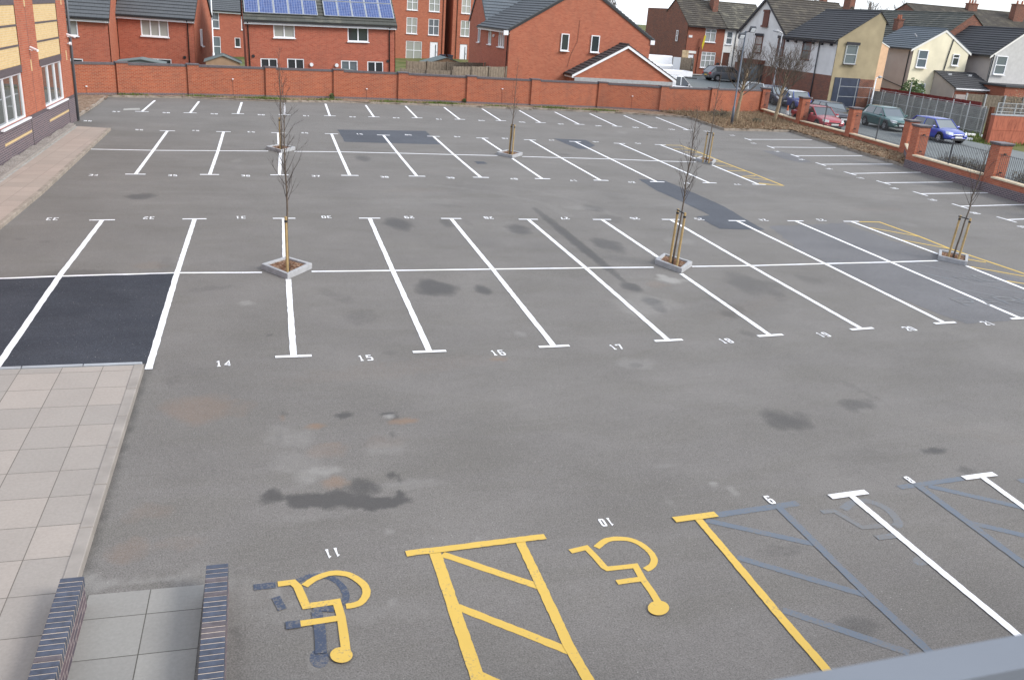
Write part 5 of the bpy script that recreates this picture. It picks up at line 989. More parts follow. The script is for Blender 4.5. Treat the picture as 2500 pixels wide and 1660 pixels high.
for k in range(6): MB().box(.3+k*1.25, .42+k*1.25, -.22, -.002, 5.15, 5.5).build('corbel', M['black_paint'], dr)
MB().tube([(5.0, -.09, 5.4), (5.0, -.09, .3)], .05, 8).build('downpipe', M['dark_metal'], dr, smooth=True)
pt = thing('rendered_wall', 'narrow peach painted wall right of the tan gable', 'wall', (50.9, 44.9, 0)); MB().prism([(0, 0, .2), (1.25, 0, .2), (1.25, 0, 5.35), (.0, 0, 5.85)], (0, 3, 0)).build('render', M['peach_render'], pt); MB().prism([(-.02, -.03, 5.86), (1.3, -.03, 5.33), (1.3, -.03, 5.41), (-.02, -.03, 5.94)], (0, 3, 0)).build('coping', M['bright_render'], pt)
# houses seen over them
house('house', 'long mossy roofed house behind the white gabled one, with brick chimneys', 'house', (53.5, 66), -pi/2, 9.6, 6, .5, 6.2, 8.55, 'old_brick', 'roof_mossy', fascia=None, barge=None, chimneys=[(4.8, 3, .7, .5, 8., 9.6, 1, 'old_brick'), (9.0, 3, 1.0, .6, 8., 9.5, 1, 'old_brick')], group='old roofs behind the street')
# cream houses
c1 = house('house', 'cream rendered gable house with slate roof behind the grey fence', 'house', (55, 50.5), -pi/2, 5.3, 5.9, .0, 5.5, 7.1, 'taupe_render', 'roof_slate', rgm='cream_render', fascia=None, barge='bright_render', vo=.05, gr=[(.52, 1.55, 3.9, 5.35, 's', 'white_upvc', 'blue_pane'), (4.25, 4.95, 4.25, 5.2, 'h', 'white_upvc'), (1.1, 2.0, 1.5, 2.62, 's', 'white_upvc')])
MB().tube([(5.36, 3.9, 6.4), (5.36, 3.7, 5.), (5.36, 3.6, 3.8)], .045, 8).build('soil_pipe', M['dark_metal'], c1); MB().tube([(5.2, -.3, 5.2), (4.9, -.06, 4.9), (4.9, -.06, 0)], .045, 8).build('downpipe', M['black_metal'], c1)
MB().tube([(3.6, 1.5, 6.35), (3.6, 1.2, 6.62)], .06, 8).build('roof_vent', M['lead'], c1); MB().tube([(.5, -.05, 3.0), (4.9, -.05, 2.2)], .03, 6).build('waste_pipe', M['black_metal'], c1)
le = thing('outhouse', 'lean-to outhouse with dark roof and white gutter against the cream gable', 'outhouse', (57.7, 42.5, 0)); MB().prism([(0, 0, 0), (0, 2.65, 0), (0, 2.65, 3.65), (0, 0, 2.6)], (4.1, 0, 0)).build('wall', M['taupe_render'], le)
rb = MB(); slope(rb, -.12, 4.3, -.25, 2.55, 2.68, 3.78); rb.build('roof', M['roof_black'], le); MB().box(-.1, 4.3, -.36, -.27, 2.45, 2.55).build('gutter', M['white_upvc'], le); MB().box(.1, 4., -.02, -.002, .1, 2.3).build('brick_front', M['terrace_brick'], le); MB().tube([(4.2, -.3, 2.45), (3.9, -.1, 1.5), (3.9, -.1, 0)], .04, 6).build('downpipe', M['white_upvc'], le)
for x in (1., 3.2): MB().box(x-.18, x+.18, 1.9, 2.25, 3.42, 3.62).build('roof_vent', M['lead'], le)
o = thing('garden_wall', 'pale rendered yard wall stepping down right of the cream house', 'wall', (55.5, 41.8, 0)); MB().box(1.9, 6.6, 0, .2, 0, 2.05).build('render', M['taupe_render'], o)
c2 = house('house', 'second pale rendered gable house at the right edge, white window facing us', 'house', (62, 52), -pi/2, 8.4, 6.5, .0, 5.45, 7.6, 'taupe_render', 'roof_black', rgm='white_render' if False else 'grey_render', fascia=None, barge='bright_render', vo=.05, gr=[(.45, 1.65, 3.8, 5.35, 's', 'white_upvc', 'grey_glass')])
MB().tube([(8.46, .1, 5.4), (8.46, .0, 0)], .045, 8).build('downpipe', M['black_metal'], c2)
o = thing('outhouse', 'low brick outhouse with flat dark roof below the right hand gable', 'outhouse', (61.2, 40.6, 0)); MB().box(0, 9, 0, 3, 0, 2.95).build('wall', M['terrace_brick'], o); MB().box(-.15, 9.1, -.15, 3., 2.95, 3.1).build('roof', M['roof_black'], o); MB().box(1.2, 2.4, -.05, -.002, 1.9, 2.2).build('lintel', M['bright_render'], o); MB().box(.2, .9, -.05, -.003, 1.9, 2.2).build('lintel', M['bright_render'], o); w_ = MB().box(3.6, 4.8, -.04, -.002, .9, 2.1).build('window', M['window_glass'], o); MB().box(3.6, 4.8, -.06, -.041, 2.02, 2.1).box(3.6, 4.8, -.06, -.041, .9, .98).box(3.6, 3.67, -.06, -.041, .98, 2.02).box(4.73, 4.8, -.06, -.041, .98, 2.02).build('frame', M['white_upvc'], w_)
house('house', 'grey tiled terrace with a small red chimney behind the cream gable', 'house', (61, 78), -pi/2, 27.5, 9, .5, 5.6, 8.75, 'old_brick', 'roof_green', fascia=None, barge=None, chimneys=[(20.6, 2.0, .7, .6, 6.2, 8.0, 2, 'old_brick')], group='old roofs behind the street')
house('house', 'brown roofed terrace with tall chimneys at the far right skyline', 'house', (74, 66), 0, 34, 8, .5, 8.2, 10.0, 'old_brick', 'roof_brown', fascia=None, barge=None, chimneys=[(9.2, 3.8, 1.3, .6, 9.6, 10.7, 3, 'old_brick'), (14.6, 2.2, 1.5, .8, 9.0, 11.0, 2, 'old_brick')], group='old roofs behind the street')
# fences
def fence(name, label, a, b, zt, zb0, mat, post='pale_concrete', sp=1.83, postw=.11, over=.06, cat='fence', boards=.14, thick=.03):
    a, b = Vector((*a, 0)), Vector((*b, 0)); t = thing(name, label, cat, (a.x, a.y, 0)); L = (b-a).length; n = max(1, round(L/sp)); v = (b-a).normalized(); c = offset(a, b, 1); pn = MB()
    nb = int(L/boards)
    for i in range(nb):
        p = v*(i*boards+.004); q = v*((i+1)*boards-.004); dz = R.uniform(-.01, .01); dd = c*(.012*(i % 2)); P = [p+dd, q+dd, q+dd+c*thick, p+dd+c*thick]
        if boards > 1: P = [p, q, q+c*thick, p+c*thick]
        pn.prism([(k.x, k.y, zb0) for k in P], (0, 0, zt-zb0+(dz if boards < 1 else 0)))
    pn.build('panels', M[mat], t)
    for i in range(n+1):
        p = v*(L*i/n)-c*.02; MB().box(p.x-postw/2, p.x+postw/2, p.y-postw/2-.03, p.y+postw/2-.03, zb0-.2, zt+over).build('post', M[post], t)
    return t
plain('concrete_panel', (.19, .185, .175), .9, .15, var=.3, sc=1.5)
fence('concrete_fence', 'grey concrete panel fence with posts behind the parked cars', (51, 44.6), (51, 30.6), 1.86, -.1, 'concrete_panel', 'concrete', boards=1.83)
fence('red_fence', 'dark red painted timber fence showing above the grey concrete one', (52.6, 45.4), (52.6, 34.2), 2.08, .2, 'red_paint', 'red_paint', boards=.3, over=0)
fence('garden_fence', 'weathered timber garden fence behind the wall, below the townhouses', (11.6, 47.5), (18.55, 50.8), 1.95, -.8, 'fence_wood', 'fence_wood', over=.05)
fence('garden_fence', 'pale timber fence between the solar roofed house and the darker fence', (9.9, 40.6), (13.6, 41.2), 1.85, -.9, 'fence_wood', 'fence_wood', over=.04)
fence('garden_fence', 'darker timber fence ending at the corner of the large gabled house', (13.7, 41.4), (18.4, 44.4), 2.12, -.9, 'fence_wood', 'fence_wood', over=.04)
fence('garden_fence', 'grey timber fence beside the white van below the dark brick side wall', (40.6, 63.), (43.9, 63.2), 2.85, .9, 'fence_wood', 'fence_wood', over=.0)
fence('garden_fence', 'grey timber fence between the cream houses at right', (57.3, 40.6), (66, 39.2), 2.25, 0, 'fence_wood', 'pale_concrete', over=.05)
struct(MB().box(6, 34, 72, 86.6, -1.2, -.42).build('pavement', M['concrete']))
for k, (x_, lb) in enumerate([(23.2, 'dark wheelie bin by the narrow gap between the townhouses'), (24.1, 'dark wheelie bin outside the second townhouse')]):
    t = thing('wheelie_bin', lb, 'wheelie bin', (x_, 86, -.42)); MB().prism([(-.24, -.3, .05), (.24, -.3, .05), (.29, -.36, 1.0), (-.29, -.36, 1.0)], (0, .62, 0)).build('bin_body', M['bin_plastic'], t); MB().box(-.31, .31, -.4, .34, 1.0, 1.07).build('lid', M['shutter_blue'], t)
def shed(label, x0, x1, y, zb, ze, za, D, wm='shed_wood'):
    t = thing('shed', label, 'shed', (x0, y, 0)); W_ = x1-x0; MB().prism([(0, 0, zb), (W_, 0, zb), (W_, 0, ze), (W_/2, 0, za), (0, 0, ze)], (0, D, 0)).build('wall', M[wm], t)
    mb = MB(); mb.prism([(-.12, -.1, ze-.05), (W_/2, -.1, za), (W_/2, -.1, za+.05), (-.12, -.1, ze+.0)], (0, D+.2, 0)); mb.prism([(W_/2+.001, -.1, za), (W_+.12, -.1, ze-.05), (W_+.12, -.1, ze), (W_/2+.001, -.1, za+.05)], (0, D+.2, 0)); mb.build('roof', M['shed_felt'], t)
shed('wooden shed with grey felt roof left of the solar roofed house', -2.45, -.35, 41.5, -1, 1.62, 2.0, 2.2)
shed('low felt roofed shed just above the wall below the wide window', -7.3, -4.8, 38.6, -1, 1.55, 1.72, 1.6, 'shed_felt')
shed('low felt roofed shed behind the wall near the middle of the solar roofed house', 4.9, 7.6, 39.3, -1, 1.50, 1.62, 1.4, 'shed_felt')
shed('wooden shed with felt roof behind the pale garden fence', 14.3, 17.6, 53, -1, 1.55, 2.05, 2.4)
# ------------------------------------------------------------------ cars
def car(label, paint, c, hd, L=4.1, W=1.72, H=1.45, kind='hatch', s=1., roofp=None, wb=None, group=None, tails=True):
    t = thing('car', label, 'car', (c.x, c.y, c.z), hd, group); t.scale = (s, s, s); h = L/2; w2_ = W/2; wb = wb or L*.615; paint = M[paint]; rp = M[roofp] if roofp else paint
    belt = H*.64; hood = H*.60
    if kind == 'sedan': st = [(-h, .42, .70, .80), (-h+.07, .30, belt+.02, .90), (-h+.55, .22, belt+.06, .97), (-h+1.05, .2, belt+.05, 1.), (0, .18, belt, 1.), (h*.42, .18, belt-.01, 1.), (h*.68, .2, hood-.03, .98), (h-.18, .24, hood-.17, .90), (h-.05, .3, .60, .82), (h, .38, .5, .74)]; gx = (-h+.55, -h+1.25, h*.12, h*.46)
    elif kind == 'mini': st = [(-h, .4, .72, .86), (-h+.06, .28, belt+.04, .93), (-h+.5, .2, belt+.06, 1.), (0, .18, belt+.03, 1.), (h*.45, .18, belt, 1.), (h*.70, .2, hood, .98), (h-.12, .25, hood-.10, .92), (h-.02, .3, .62, .86), (h, .36, .5, .8)]; gx = (-h+.12, -h+.42, h*.24, h*.48)
    elif kind == 'van': belt = H*.6; st = [(-h, .42, belt, .95), (-h+.05, .3, belt+.02, .99), (0, .2, belt, 1.), (h*.5, .2, belt, 1.), (h*.75, .22, belt-.12, .98), (h-.12, .26, .82, .92), (h, .34, .6, .84)]; gx = (-h+.03, -h+.12, h*.36, h*.70)
    else: st = [(-h, .42, .74, .84), (-h+.06, .3, belt+.04, .92), (-h+.45, .2, belt+.07, .98), (0, .18, belt+.02, 1.), (h*.40, .18, belt-.02, 1.), (h*.66, .2, hood-.02, .98), (h-.17, .24, hood-.15, .9), (h-.04, .3, .60, .82), (h, .38, .5, .74)]; gx = (-h+.10, -h+.62, h*.14, h*.47)
    mb = MB(); rings = []
    for x, zl, zt, k in st:
        y_ = w2_*k; zm = (zl+zt)/2
        rings.append([(x, -y_*.90, zl), (x, -y_*.985, zl+.10), (x, -y_, zm), (x, -y_*.975, zt-.10), (x, -y_*.90, zt-.015), (x, -y_*.45, zt+.03), (x, 0, zt+.04), (x, y_*.45, zt+.03), (x, y_*.90, zt-.015), (x, y_*.975, zt-.10), (x, y_, zm), (x, y_*.985, zl+.10), (x, y_*.90, zl)])
    n = 13; vs = [p for r in rings for p in r]; fs = []
    for i in range(len(rings)-1):
        for k in range(n): fs.append((i*n+k, i*n+(k+1) % n, (i+1)*n+(k+1) % n, (i+1)*n+k))
    fs += [tuple(range(n)), tuple(reversed(range((len(rings)-1)*n, len(rings)*n)))]; fs = [tuple(reversed(f)) for f in fs]
    body = mb.add(vs, fs).build('body', paint, t, smooth=True); m = body.modifiers.new('s', 'SUBSURF'); m.levels = m.render_levels = 2
    zb = belt-.02; zt = H-.05; yb = w2_*.93; yt = w2_*.74; a, b, c_, d = gx
    B0, B1, B2, B3 = [(a, -yb*.88, zb+.03), (b, -yb, zb+.02), (c_, -yb, zb), (d, -yb*.9, zb-.02)]
    T1, T2_ = (b, -yt, zt), (c_, -yt, zt); mir = lambda p: (p[0], -p[1], p[2])
    if kind == 'van':   # solid load space
        MB().prism([(a, -yb*.98, zb-.1), (h*.12, -yb*.98, zb-.1), (h*.12, -yt*1.05, zt), (a, -yt*1.05, zt), (a, yt*1.05, zt), (a, yb*.98, zb-.1)][:4], (0, .001, 0))
        lb = MB(); lb.add([(a, -yb, zb-.1), (h*.1, -yb, zb-.1), (h*.1, yb, zb-.1), (a, yb, zb-.1), (a, -yt*1.08, zt+.02), (h*.1, -yt*1.08, zt+.02), (h*.1, yt*1.08, zt+.02), (a, yt*1.08, zt+.02)], [(3, 2, 1, 0), (4, 5, 6, 7), (0, 1, 5, 4), (1, 2, 6, 5), (2, 3, 7, 6), (3, 0, 4, 7)]); lb.build('load_space', paint, t, bevel=.05)
        B0 = B1 = (h*.1, -yb, zb); T1 = (h*.1, -yt, zt)
    g = MB(); g.quad(B1, B2, T2_, T1); g.add([B0, B1, T1], [(0, 1, 2)]) if kind != 'van' else None; g.add([B2, B3, T2_], [(0, 1, 2)]); g.build('side_window', M['car_glass'], t)
    g = MB(); g.quad(mir(T1), mir(T2_), mir(B2), mir(B1)); g.add([mir(T1), mir(B1), mir(B0)], [(0, 1, 2)]) if kind != 'van' else None; g.add([mir(T2_), mir(B3), mir(B2)], [(0, 1, 2)]); g.build('side_window', M['car_glass'], t)
    MB().quad(B3, mir(B3), mir(T2_), T2_).build('windscreen', M['windscreen'], t)
    if kind != 'van': MB().quad(mir(B0), B0, T1, mir(T1)).build('rear_window', M['car_glass'], t)
    rf = MB(); x0 = T1[0]-.04; x1 = c_+.06; rr_ = []
    for x, dz in ((x0, -.02), (x0+.15, .035), ((x0+x1)/2, .055), (x1-.15, .035), (x1, -.015)): rr_.append([(x, -yt*1.06, zt-.03), (x, -yt*1.0, zt+dz*.6), (x, -yt*.5, zt+dz+.01), (x, yt*.5, zt+dz+.01), (x, yt, zt+dz*.6), (x, yt*1.06, zt-.03)])
    vs = [p for r in rr_ for p in r]; fs = [(i*6+k, (i+1)*6+k, (i+1)*6+k+1, i*6+k+1) for i in range(4) for k in range(5)]; rf.add(vs, fs); rf.build('roof', rp, t, smooth=True)
    for f_ in (lambda p: p, mir):
        MB().bar(f_(B3), f_(T2_), .05, .05).build('pillar', paint, t)
        if kind != 'van': MB().bar(f_(B0), f_(T1), .09, .07).build('pillar', paint, t)
        MB().bar(f_(((B1[0]+B2[0])/2+.1, B1[1]*1.003, B1[2])), f_(((T1[0]+T2_[0])/2+.1, T1[1]*1.01, T1[2])), .06, .03).build('pillar', paint, t)
    r = .31 if kind != 'van' else .33
    for x in (-wb/2, wb/2):
        for sy in (-1, 1):
            MB().disc((x, sy*(w2_-.10), r+.015), r+.055, (0, 1, 0), .17, 20).build('wheel_arch', M['black_metal'], t)
            wl = MB().disc((x, sy*(w2_-.085), r), r, (0, 1, 0), .19, 22).build('wheel', M['tyre'], t)
            MB().disc((x, sy*(w2_+.005), r), r*.66, (0, sy, 0), .012, 16, r*.6).build('rim', M['alloy'], wl); hb = MB()
            for k in range(5): hb.disc((x+cos(k*1.2566+.3)*r*.45, sy*(w2_+.013), r+sin(k*1.2566+.3)*r*.45), r*.13, (0, 1, 0), .006, 6)
            hb.build('rim_gaps', M['black_metal'], wl)
    for sy in (-1, 1):
        MB().prism([(h-.32, sy*w2_*.86, .60), (h-.10, sy*w2_*.80, .56), (h-.02, sy*w2_*.52, .56), (h-.04, sy*w2_*.50, .70), (h-.16, sy*w2_*.76, .735), (h-.38, sy*w2_*.87, .745)], (.015, sy*.02, .012)).build('headlight', M['lamp_glass'], t)
        MB().prism([(-h+.10, sy*w2_*.90, .62), (-h-.01, sy*w2_*.78, .62), (-h-.01, sy*w2_*.60, .64), (-h+.01, sy*w2_*.60, .80), (-h+.03, sy*w2_*.78, .85), (-h+.12, sy*w2_*.90, .85)], (-.02, sy*.03, 0)).build('tail_light', M['red_lamp'], t)
        MB().box(d-.32, d-.20, min(sy*w2_*.97, sy*(w2_+.17)), max(sy*w2_*.97, sy*(w2_+.17)), belt-.02, belt+.10).build('mirror', rp, t, bevel=.03)
        MB().box(-.02, .12, sy*(w2_+.0)-.012, sy*(w2_+.0)+.012, belt-.16, belt-.13).build('door_handle', M['black_metal'], t)
    MB().box(h-.03, h+.015, -.40, .40, .50, .58).build('grille', M['black_metal'], t); MB().box(h-.02, h+.02, -.5, .5, .24, .36).build('lower_grille', M['black_metal'], t)
    MB().box(h+.0, h+.03, -.26, .26, .385, .49).build('number_plate', M['meter_white'], t); MB().box(-h-.03, -h+.02, -.26, .26, .50, .61).build('number_plate', M['yellow_paint'], t)
    return t
HD = atan2(-.98, -.16)
def bywheel(px, hd, wb, W, side=-1, s=1.):   # side -1: the wheel seen is on the car's right
    p = GT(*px); f_ = Vector((cos(hd), sin(hd), 0)); l_ = Vector((-sin(hd), cos(hd), 0)); c = p-f_*wb/2*s-l_*side*(W/2-.05)*s; c.z = p.z; return c
grp = 'cars parked along the street behind the railings'
car('dark green hatchback parked behind the railings, third bay from the left', 'paint_green', bywheel((2157.4, 318.7), HD, 2.6, 1.72, s=1.04), HD, 4.2, 1.72, 1.45, s=1.04, group=grp)
car('bright blue hatchback nearest the orange metal wall', 'paint_blue', bywheel(q4(992, 880), HD+.12, 2.45, 1.7, s=1.02), HD+.12, 3.95, 1.7, 1.4, s=1.02, group=grp)
car('small blue car with white roof parked behind the first railing bay', 'paint_mini', bywheel(q3(1075, 805), HD, 2.4, 1.68), HD, 3.65, 1.68, 1.42, 'mini', roofp='paint_white', group=grp)
p = CAM+(G(*q3(1500, 762), 1.73)-CAM)*1.072; p.z = .03; car('red saloon close behind the wall in the second railing bay', 'paint_red', Vector((p.x+.2, p.y+.6, .02)), HD+.06, 4.6, 1.76, 1.42, 'sedan', group=grp)
p = CAM+(G(*q3(1490, 652), 1.73)-CAM)*1.05+Vector((.15, -1.1, 0)); car('black hatchback parked beyond the red saloon', 'paint_black', Vector((p.x, p.y, float(TZ(p.x, p.y))+.01)), HD, 4.3, 1.76, 1.44, group=grp)
car('dark navy car half hidden behind the white roofed blue one', 'paint_navy', bywheel(q3(785, 735), HD, 2.55, 1.75), HD, 4.1, 1.75, 1.45, group=grp)
p = G(*q3(480, 408), 1.88); p.z = float(TZ(p.x, p.y))+.01; car('silver hatchback with its red tail lamp showing over the brick wall', 'paint_silver', p+Vector((.4, .6, 0)), pi-HD+pi-.1 if False else radians(75), 3.9, 1.7, 1.48, group=grp)
p = GT(*(1500+.21177*1185, .21177*945)); car('dark grey hatchback parked outside the terrace houses', 'paint_grey', Vector((p.x+1.3, p.y+.85, p.z)), 0., 4.3, 1.78, 1.44)
v2 = G(1652, 190, 2.1); v2 = CAM+(v2-CAM)*1.05; car('small white van behind the garage roof with its windscreen showing', 'paint_white', Vector((v2.x+.3, v2.y+1.2, .25)), -.35, 4.2, 1.75, 1.78, 'van')
vn = car('white van with its back doors open beside the dark brick side wall', 'paint_white', Vector((37.6, 61.0, float(TZ(37.6, 61))+.01)), pi, 4.9, 1.9, 1.95, 'van')
MB().box(-2.47, -2.452, -.80, .75, .55, 1.75).build('load_opening', M['black_metal'], vn); MB().box(-2.49, -2.471, -.3, .3, .7, 1.55).build('cargo', M['chip_light'], vn)
for sy, an in ((-1, .6), (1, .25)): MB().prism([(-2.46, sy*.85, .45), (-2.46-.8*cos(an)*.9, sy*(.85+.7*sin(an)), .45), (-2.46-.8*cos(an)*.9, sy*(.85+.7*sin(an)), 1.85), (-2.46, sy*.85, 1.85)], (0, sy*.04, 0)).build('rear_door', M['paint_white'], vn)
tr = thing('trailer', 'white low sided trailer standing behind the garage roof', 'trailer', (36.8, 53.6, float(TZ(36.8, 53.6))+.01), -.05); mb = MB(); mb.box(-1.5, 1.5, -.85, .85, .75, .80).box(-1.5, 1.5, -.87, -.83, .8, 1.2).box(-1.5, 1.5, .83, .87, .8, 1.2).box(-1.53, -1.49, -.83, .83, .8, 1.2).box(1.49, 1.53, -.83, .83, .8, 1.2); mb.build('bed', M['white_upvc'], tr)
mb = MB().box(-1.5, 1.5, -.03, .03, .6, .75).box(1.5, 2.4, -.04, .04, .55, .65); mb.build('chassis', M['black_metal'], tr)
for sy in (-.9, .9): wl = MB().disc((0, sy, .33), .33, (0, 1, 0), .18, 18).build('wheel', M['tyre'], tr); MB().disc((0, sy*1.1, .33), .2, (0, 1, 0), .02, 14).build('rim', M['alloy'], wl)
# ------------------------------------------------------------------ street furniture
c = GT(*q3(990, 885)); t = thing('traffic_cone', 'orange and white traffic cone between the blue white-roofed car and the railings', 'traffic cone', (c.x, c.y, c.z))
MB().box(-.2, .2, -.2, .2, 0, .04).build('base', M['black_metal'], t); MB().tube([(0, 0, .04), (0, 0, .36)], [.15, .09], 14).build('white_sleeve', M['meter_white'], t); MB().tube([(0, 0, .361), (0, 0, .75)], [.09, .03], 14).build('tip', M['orange_plastic'], t)
def streetlight(label, x, y, h, dirx, mat='galvanised', base_z=None):
    z = float(TZ(x, y)) if base_z is None else base_z; t = thing('street_lamp', label, 'street lamp', (x, y, z)); MB().tube([(0, 0, 0), (0, 0, 1.1), (0, 0, 1.12), (0, 0, h)], [.09, .09, .06, .045], 10).build('post', M[mat], t, smooth=True)
    mb = MB(); mb.tube([(0, 0, h), (dirx*.35, 0, h+.12)], .035, 8); mb.build('arm', M[mat], t); mb = MB(); mb.tube([(dirx*.3, 0, h+.1), (dirx*.5, 0, h+.13), (dirx*.95, 0, h+.12)], [.06, .13, .05], 10); mb.build('lantern', M['lead'], t, smooth=True); return t
streetlight('blue grey street lamp in front of the black tiled roof', 45.3, 50.5, 5.2, -1)
streetlight('short white lamp post beside the roller shutter', 50.45, 43.6, 2.7, .6, 'white_upvc')
streetlight('tall white lamp post in the gap left of the solar roofed house', -2.35, 75, 9, 1, 'white_upvc')
mf = thing('mesh_fence', 'galvanised framed mesh fence standing before the grey concrete fence', 'fence', (49.8, 41, 0)); A_, B_ = Vector((50.1, 43.6, 0)), Vector((49.4, 30.4, 0)); n = 8; mb = MB(); wire = MB()
for i in range(n+1):
    p = A_.lerp(B_, i/n)-Vector((49.8, 41, 0)); big = i in (3, 6, 7); MB().tube([(p.x, p.y, -.2), (p.x, p.y, 2.1+(.9 if i == 3 else .12 if big else 0))], .04 if big else .026, 7).build('post', M['galvanised'], mf)
    if i < n:
        q = A_.lerp(B_, (i+1)/n)-Vector((49.8, 41, 0))
        for z in (.35, 1.2, 2.05): mb.bar((p.x, p.y, z), (q.x, q.y, z), .028)
        m_ = p.lerp(q, .5)
        for k in range(1, 17): w_ = p.lerp(q, k/17); wire.tube([(w_.x, w_.y, .35), (w_.x, w_.y, 2.05)], .0035, 3, False)
        for k in range(1, 14): wire.tube([(p.x, p.y, .35+k*.12), (q.x, q.y, .35+k*.12)], .003, 3, False)
mb.build('rail', M['galvanised'], mf); wire.build('mesh', M['galvanised'], mf)
mg = thing('mesh_gate', 'galvanised mesh gate frame in front of the blue roller shutter', 'gate', (46.4, 43.6, 0)); mb = MB()
for x in (.6, 2.3, 4.1): MB().tube([(x, 0, .1), (x, 0, 2.75)], .03, 6).build('post', M['galvanised'], mg)
for z in (.45, 1.3, 2.1): mb.bar((.6, 0, z), (4.1, 0, z), .03)
mb.build('rail', M['galvanised'], mg)
rp_ = thing('gate_post', 'rusty brown steel post between the mesh fence and the orange wall', 'post', (48.1, 28.6, 0)); MB().box(-.12, .12, -.12, .12, -.1, 2.2).build('post', M['rust'] if 'rust' in M else plain('rust', (.12, .045, .025), .8, .2, var=.5, sc=4), rp_)
n = N('rust_paint', .75, .2); u = n.uv((3, .5, 1)); f = n.noise(u, 2.2, 6, .7); n.col(n.mix(n.ramp(f, .45, .68), (.40, .13, .08), (.20, .06, .04))); M['rust_paint'] = n.m
ow = thing('container', 'orange rusty metal container wall with a steel cage on top at the right edge', 'container', (46.95, 27.1, -.15)); MB().box(0, 7, 0, .3, -.1, 1.95).build('wall', M['rust_paint'], ow); MB().box(-.02, 7, -.03, .33, 1.95, 2.03).build('top_rail', M['lead'], ow); MB().box(0, 7, -.02, -.002, 1.0, 1.04).build('seam', M['rust_paint'], ow)
mb = MB()
for x in (.05, 1.55, 3., 4.5): mb.bar((x, 0, 2.0), (x, 0, 2.75), .05)
for z in (2.2, 2.45, 2.75): mb.bar((.05, 0, z), (4.5, 0, z), .03)
mb.build('cage', M['galvanised'], ow); cw = MB()
for k in range(1, 60): cw.tube([(.05+k*.075, 0, 2.03), (.05+k*.075, 0, 2.75)], .006, 3, False)
cw.build('cage_mesh', M['galvanised'], ow)
for k, (px_, wd) in enumerate([((1661, 187), .58), ((1671, 190), .58)]):
    c = GT(*px_); t = thing('wheelie_bin', ['dark wheelie bin with pale lid stickers, left of the pair by the white door', 'dark wheelie bin nearer the white door, right of the pair'][k], 'wheelie bin', (43.3+k*.75, 64.3, float(TZ(43.3, 64.3))+.1), .1)
    MB().prism([(-.24, -.3, .05), (.24, -.3, .05), (.29, -.36, 1.0), (-.29, -.36, 1.0)], (0, .62, 0)).build('bin_body', M['bin_plastic'], t); MB().box(-.31, .31, -.4, .34, 1.0, 1.07).build('lid', M['bin_plastic'], t); MB().box(-.15, .15, -.375, -.355, .55, .85).build('sticker', M['meter_white'], t)
    for sx in (-.2, .2): MB().disc((sx, .3, .1), .1, (1, 0, 0), .05, 12).build('wheel', M['tyre'], t)
bb = thing('notice_board', 'weathered tan notice board on posts left of the white front door', 'notice board', (43.0, 63.4, 1.05)); MB().box(-.35, .35, -.03, .03, 1.2, 2.5).build('board', plain('board_tan', (.50, .38, .24), .8, .2, var=.4, sc=3), bb)
for sx in (-.3, .3): MB().box(sx-.04, sx+.04, .031, .09, -.1, 2.5).build('post', M['fence_wood'], bb)
# hedges outside the near railings
def hedge(label, a, b, w_, h_, seed):
    a, b = Vector(a), Vector(b); t = thing('hedge', label, 'hedge', (a.x, a.y, a.z), 0); rs = random.Random(seed); mb = MB(); tw = MB(); v = b-a; n_ = offset(a, b, 1); L = v.length
    for i in range(int(L*1300)):
        u_ = rs.random(); q = rs.uniform(-1, 1); z = rs.random()**.7; top = h_*(.82+.18*sin(u_*23+seed)+.1*sin(u_*57)); wd = w_*(1-.35*z)*(1+.15*sin(u_*31))
        p = v*u_+n_*q*wd/2+Vector((0, 0, z*top)); a_ = rs.uniform(0, 6.28); s_ = rs.uniform(.015, .035); d = Vector((cos(a_), sin(a_), rs.uniform(-.7, .7)))*s_; e = d.orthogonal().normalized()*s_*.6; mb.quad(p-d, p-e, p+d, p+e)
    for i in range(int(L*90)):
        u_ = rs.random(); p = v*u_+n_*rs.uniform(-.4, .4)*w_; q = p+Vector((rs.uniform(-.2, .2), rs.uniform(-.2, .2), h_*rs.uniform(.7, 1.15))); tw.tube([p, q], [.008, .003], 3, False)
    mb.build('leaves', M['hedge_twig'], t); tw.build('twigs', M['twig_dark'], t)
hedge('clipped brown hedge outside the first near railing bay', (32.3, 15.3, .0), (31.7, 11.2, .0), .75, .95, 3)
hedge('clipped brown hedge outside the last railing bay at the right edge', (31.5, 10.2, .0), (30.6, 4.5, .0), .75, .95, 7)
c = Vector((54.2, 41.5, 0)); shrub('bush', 'green bush in front of the cream house above the red fence', 'bush', (54.2, 43.4, .0), 1.2, 3.1, 'leaf_green', 2600, .10, 4)
shrub('bush', 'dry straw coloured bush at the right edge behind the fence', 'bush', (61.5, 39., 0), 1.6, 3.0, 'chip_light', 900, .05, 5)
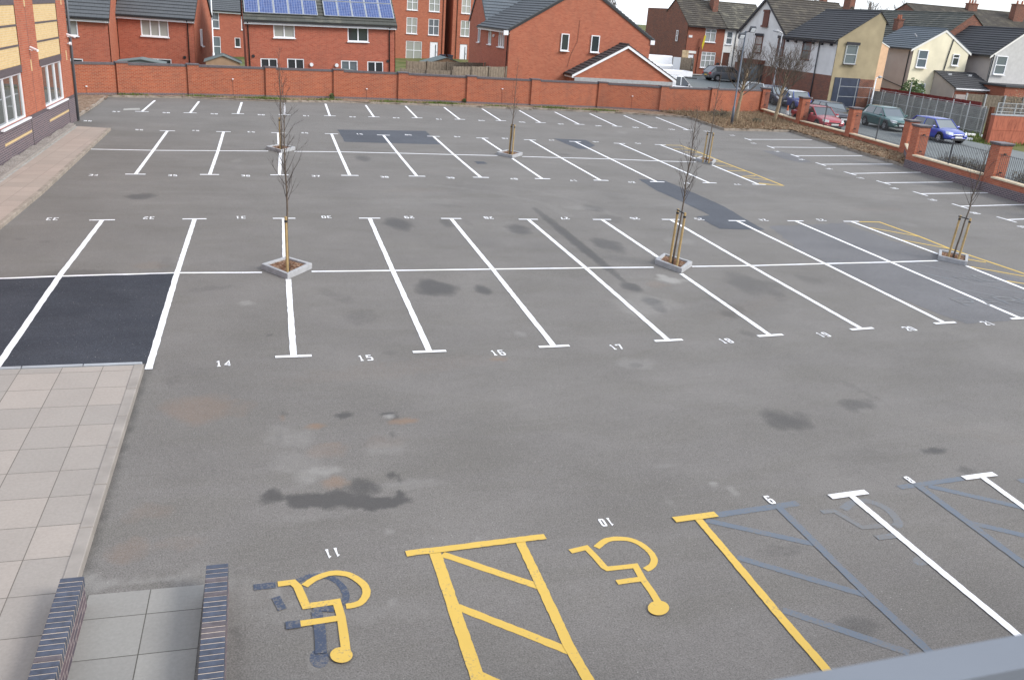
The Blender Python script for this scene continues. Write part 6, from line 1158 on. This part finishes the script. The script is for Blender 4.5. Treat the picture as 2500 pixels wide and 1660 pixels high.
# bare trees on the skyline
def skytree(label, x, y, h, seed, spread):
    T = thing('bare_tree', label, 'tree', (x, y, float(TZ(x, y))), 0, 'bare trees on the skyline'); rs = random.Random(seed); tr = MB(); n = 6; P = [Vector((rs.uniform(-.1, .1), rs.uniform(-.1, .1), h*.5*i/n)) for i in range(n+1)]; tr.tube(P, [.22-.02*i for i in range(n+1)], 8); tr.build('trunk', M['bark'], T); cb = MB()
    def br(p, d, L, r, lvl):
        pts = [p]; dd = d.normalized()
        for i in range(4): dd = (dd+Vector((rs.uniform(-1, 1), rs.uniform(-1, 1), rs.uniform(-.2, .8)))*.2).normalized(); pts.append(pts[-1]+dd*L/4)
        cb.tube(pts, [max(.012, r*(1-.7*i/4)) for i in range(5)], 4, False)
        if lvl < 3:
            for i in range(4): q = rs.uniform(.3, 1)*3.9; i0 = int(q); a = pts[i0].lerp(pts[i0+1], q-i0); br(a, dd+Vector((rs.uniform(-1, 1), rs.uniform(-1, 1), rs.uniform(-.1, .8))), L*.55, r*.5, lvl+1)
    for i in range(8): a = i*2.4; br(P[-1-(i % 3)], Vector((cos(a), sin(a), rs.uniform(.6, 1.8))), spread*rs.uniform(.8, 1.2), .12, 0)
    cb.build('crown', M['bark'], T)
for k, (lb, x, y, h, sp_) in enumerate([('bare tree showing just right of the large brick gable', 45, 100, 10.6, 3.2), ('smaller bare tree between the large gable and the terrace side wall', 51, 104, 9.5, 2.6), ('bare tree above the roof between the terrace and the white gable', 63, 96, 11, 3.), ('bare tree rising behind the mossy roof', 84, 100, 12, 3.), ('bare tree behind the tan gable roof', 74, 76, 11.5, 2.6), ('faint bare tree beyond the grey tiled terrace', 96, 96, 12, 3.), ('faint bare tree left of the tall chimneys', 116, 100, 12.5, 3.)]): skytree(lb, x, y, h, 40+k, sp_)
ae = thing('aerial', 'thin television aerial on the far right roof above the chimneys', 'aerial', (83.4, 69.6, 10.8)); MB().tube([(0, 0, -.8), (0, 0, 2.2)], .03, 5).build('mast', M['galvanised'], ae); mb = MB().bar((-.9, 0, 2.1), (.7, 0, 2.1), .03)
for k in range(6): mb.bar((-.8+k*.28, -.3, 2.1), (-.8+k*.28, .3, 2.1), .02)
mb.build('antenna', M['galvanised'], ae)
# rough grass verge with a little rubbish by the mesh fence
vp = [(46.2, 25.2), (50.8, 26.8), (50.8, 43), (49.2, 43), (48.2, 32), (45.6, 29)]
rs = random.Random(5); mb = MB()
for i in range(5200):
    x, y_ = rs.uniform(43, 51), rs.uniform(24, 43)
    if not inside(np.array([x]), np.array([y_]), vp)[0]: continue
    z = float(TZ(x, y_))-.02; a = rs.uniform(0, 6.28); h = rs.uniform(.08, .3); mb.add([(x-cos(a)*.03, y_-sin(a)*.03, z), (x+cos(a)*.03, y_+sin(a)*.03, z), (x+rs.uniform(-.4, .4)*h, y_+rs.uniform(-.4, .4)*h, z+h)], [(0, 1, 2)])
o = mb.build('verge_grass', M['grass_blade']); o['kind'] = 'stuff'
for k, pt in enumerate([(1400, 795), (1360, 850), (1600, 815)]):
    c = GT(*q4(*pt)); t = MB().prism([(-.35, -.15, 0), (.3, -.2, 0), (.38, .1, 0), (-.1, .22, 0), (-.4, .1, 0)], (.05, .02, .16)).build('litter', M['meter_white'], None, bevel=.04); t.location = (c.x, c.y, c.z); tag(t, ['crumpled white rubbish on the verge beyond the blue hatchback', 'small scrap of white rubbish just in front of the blue hatchback', 'pale rubbish at the foot of the mesh fence'][k], 'litter')
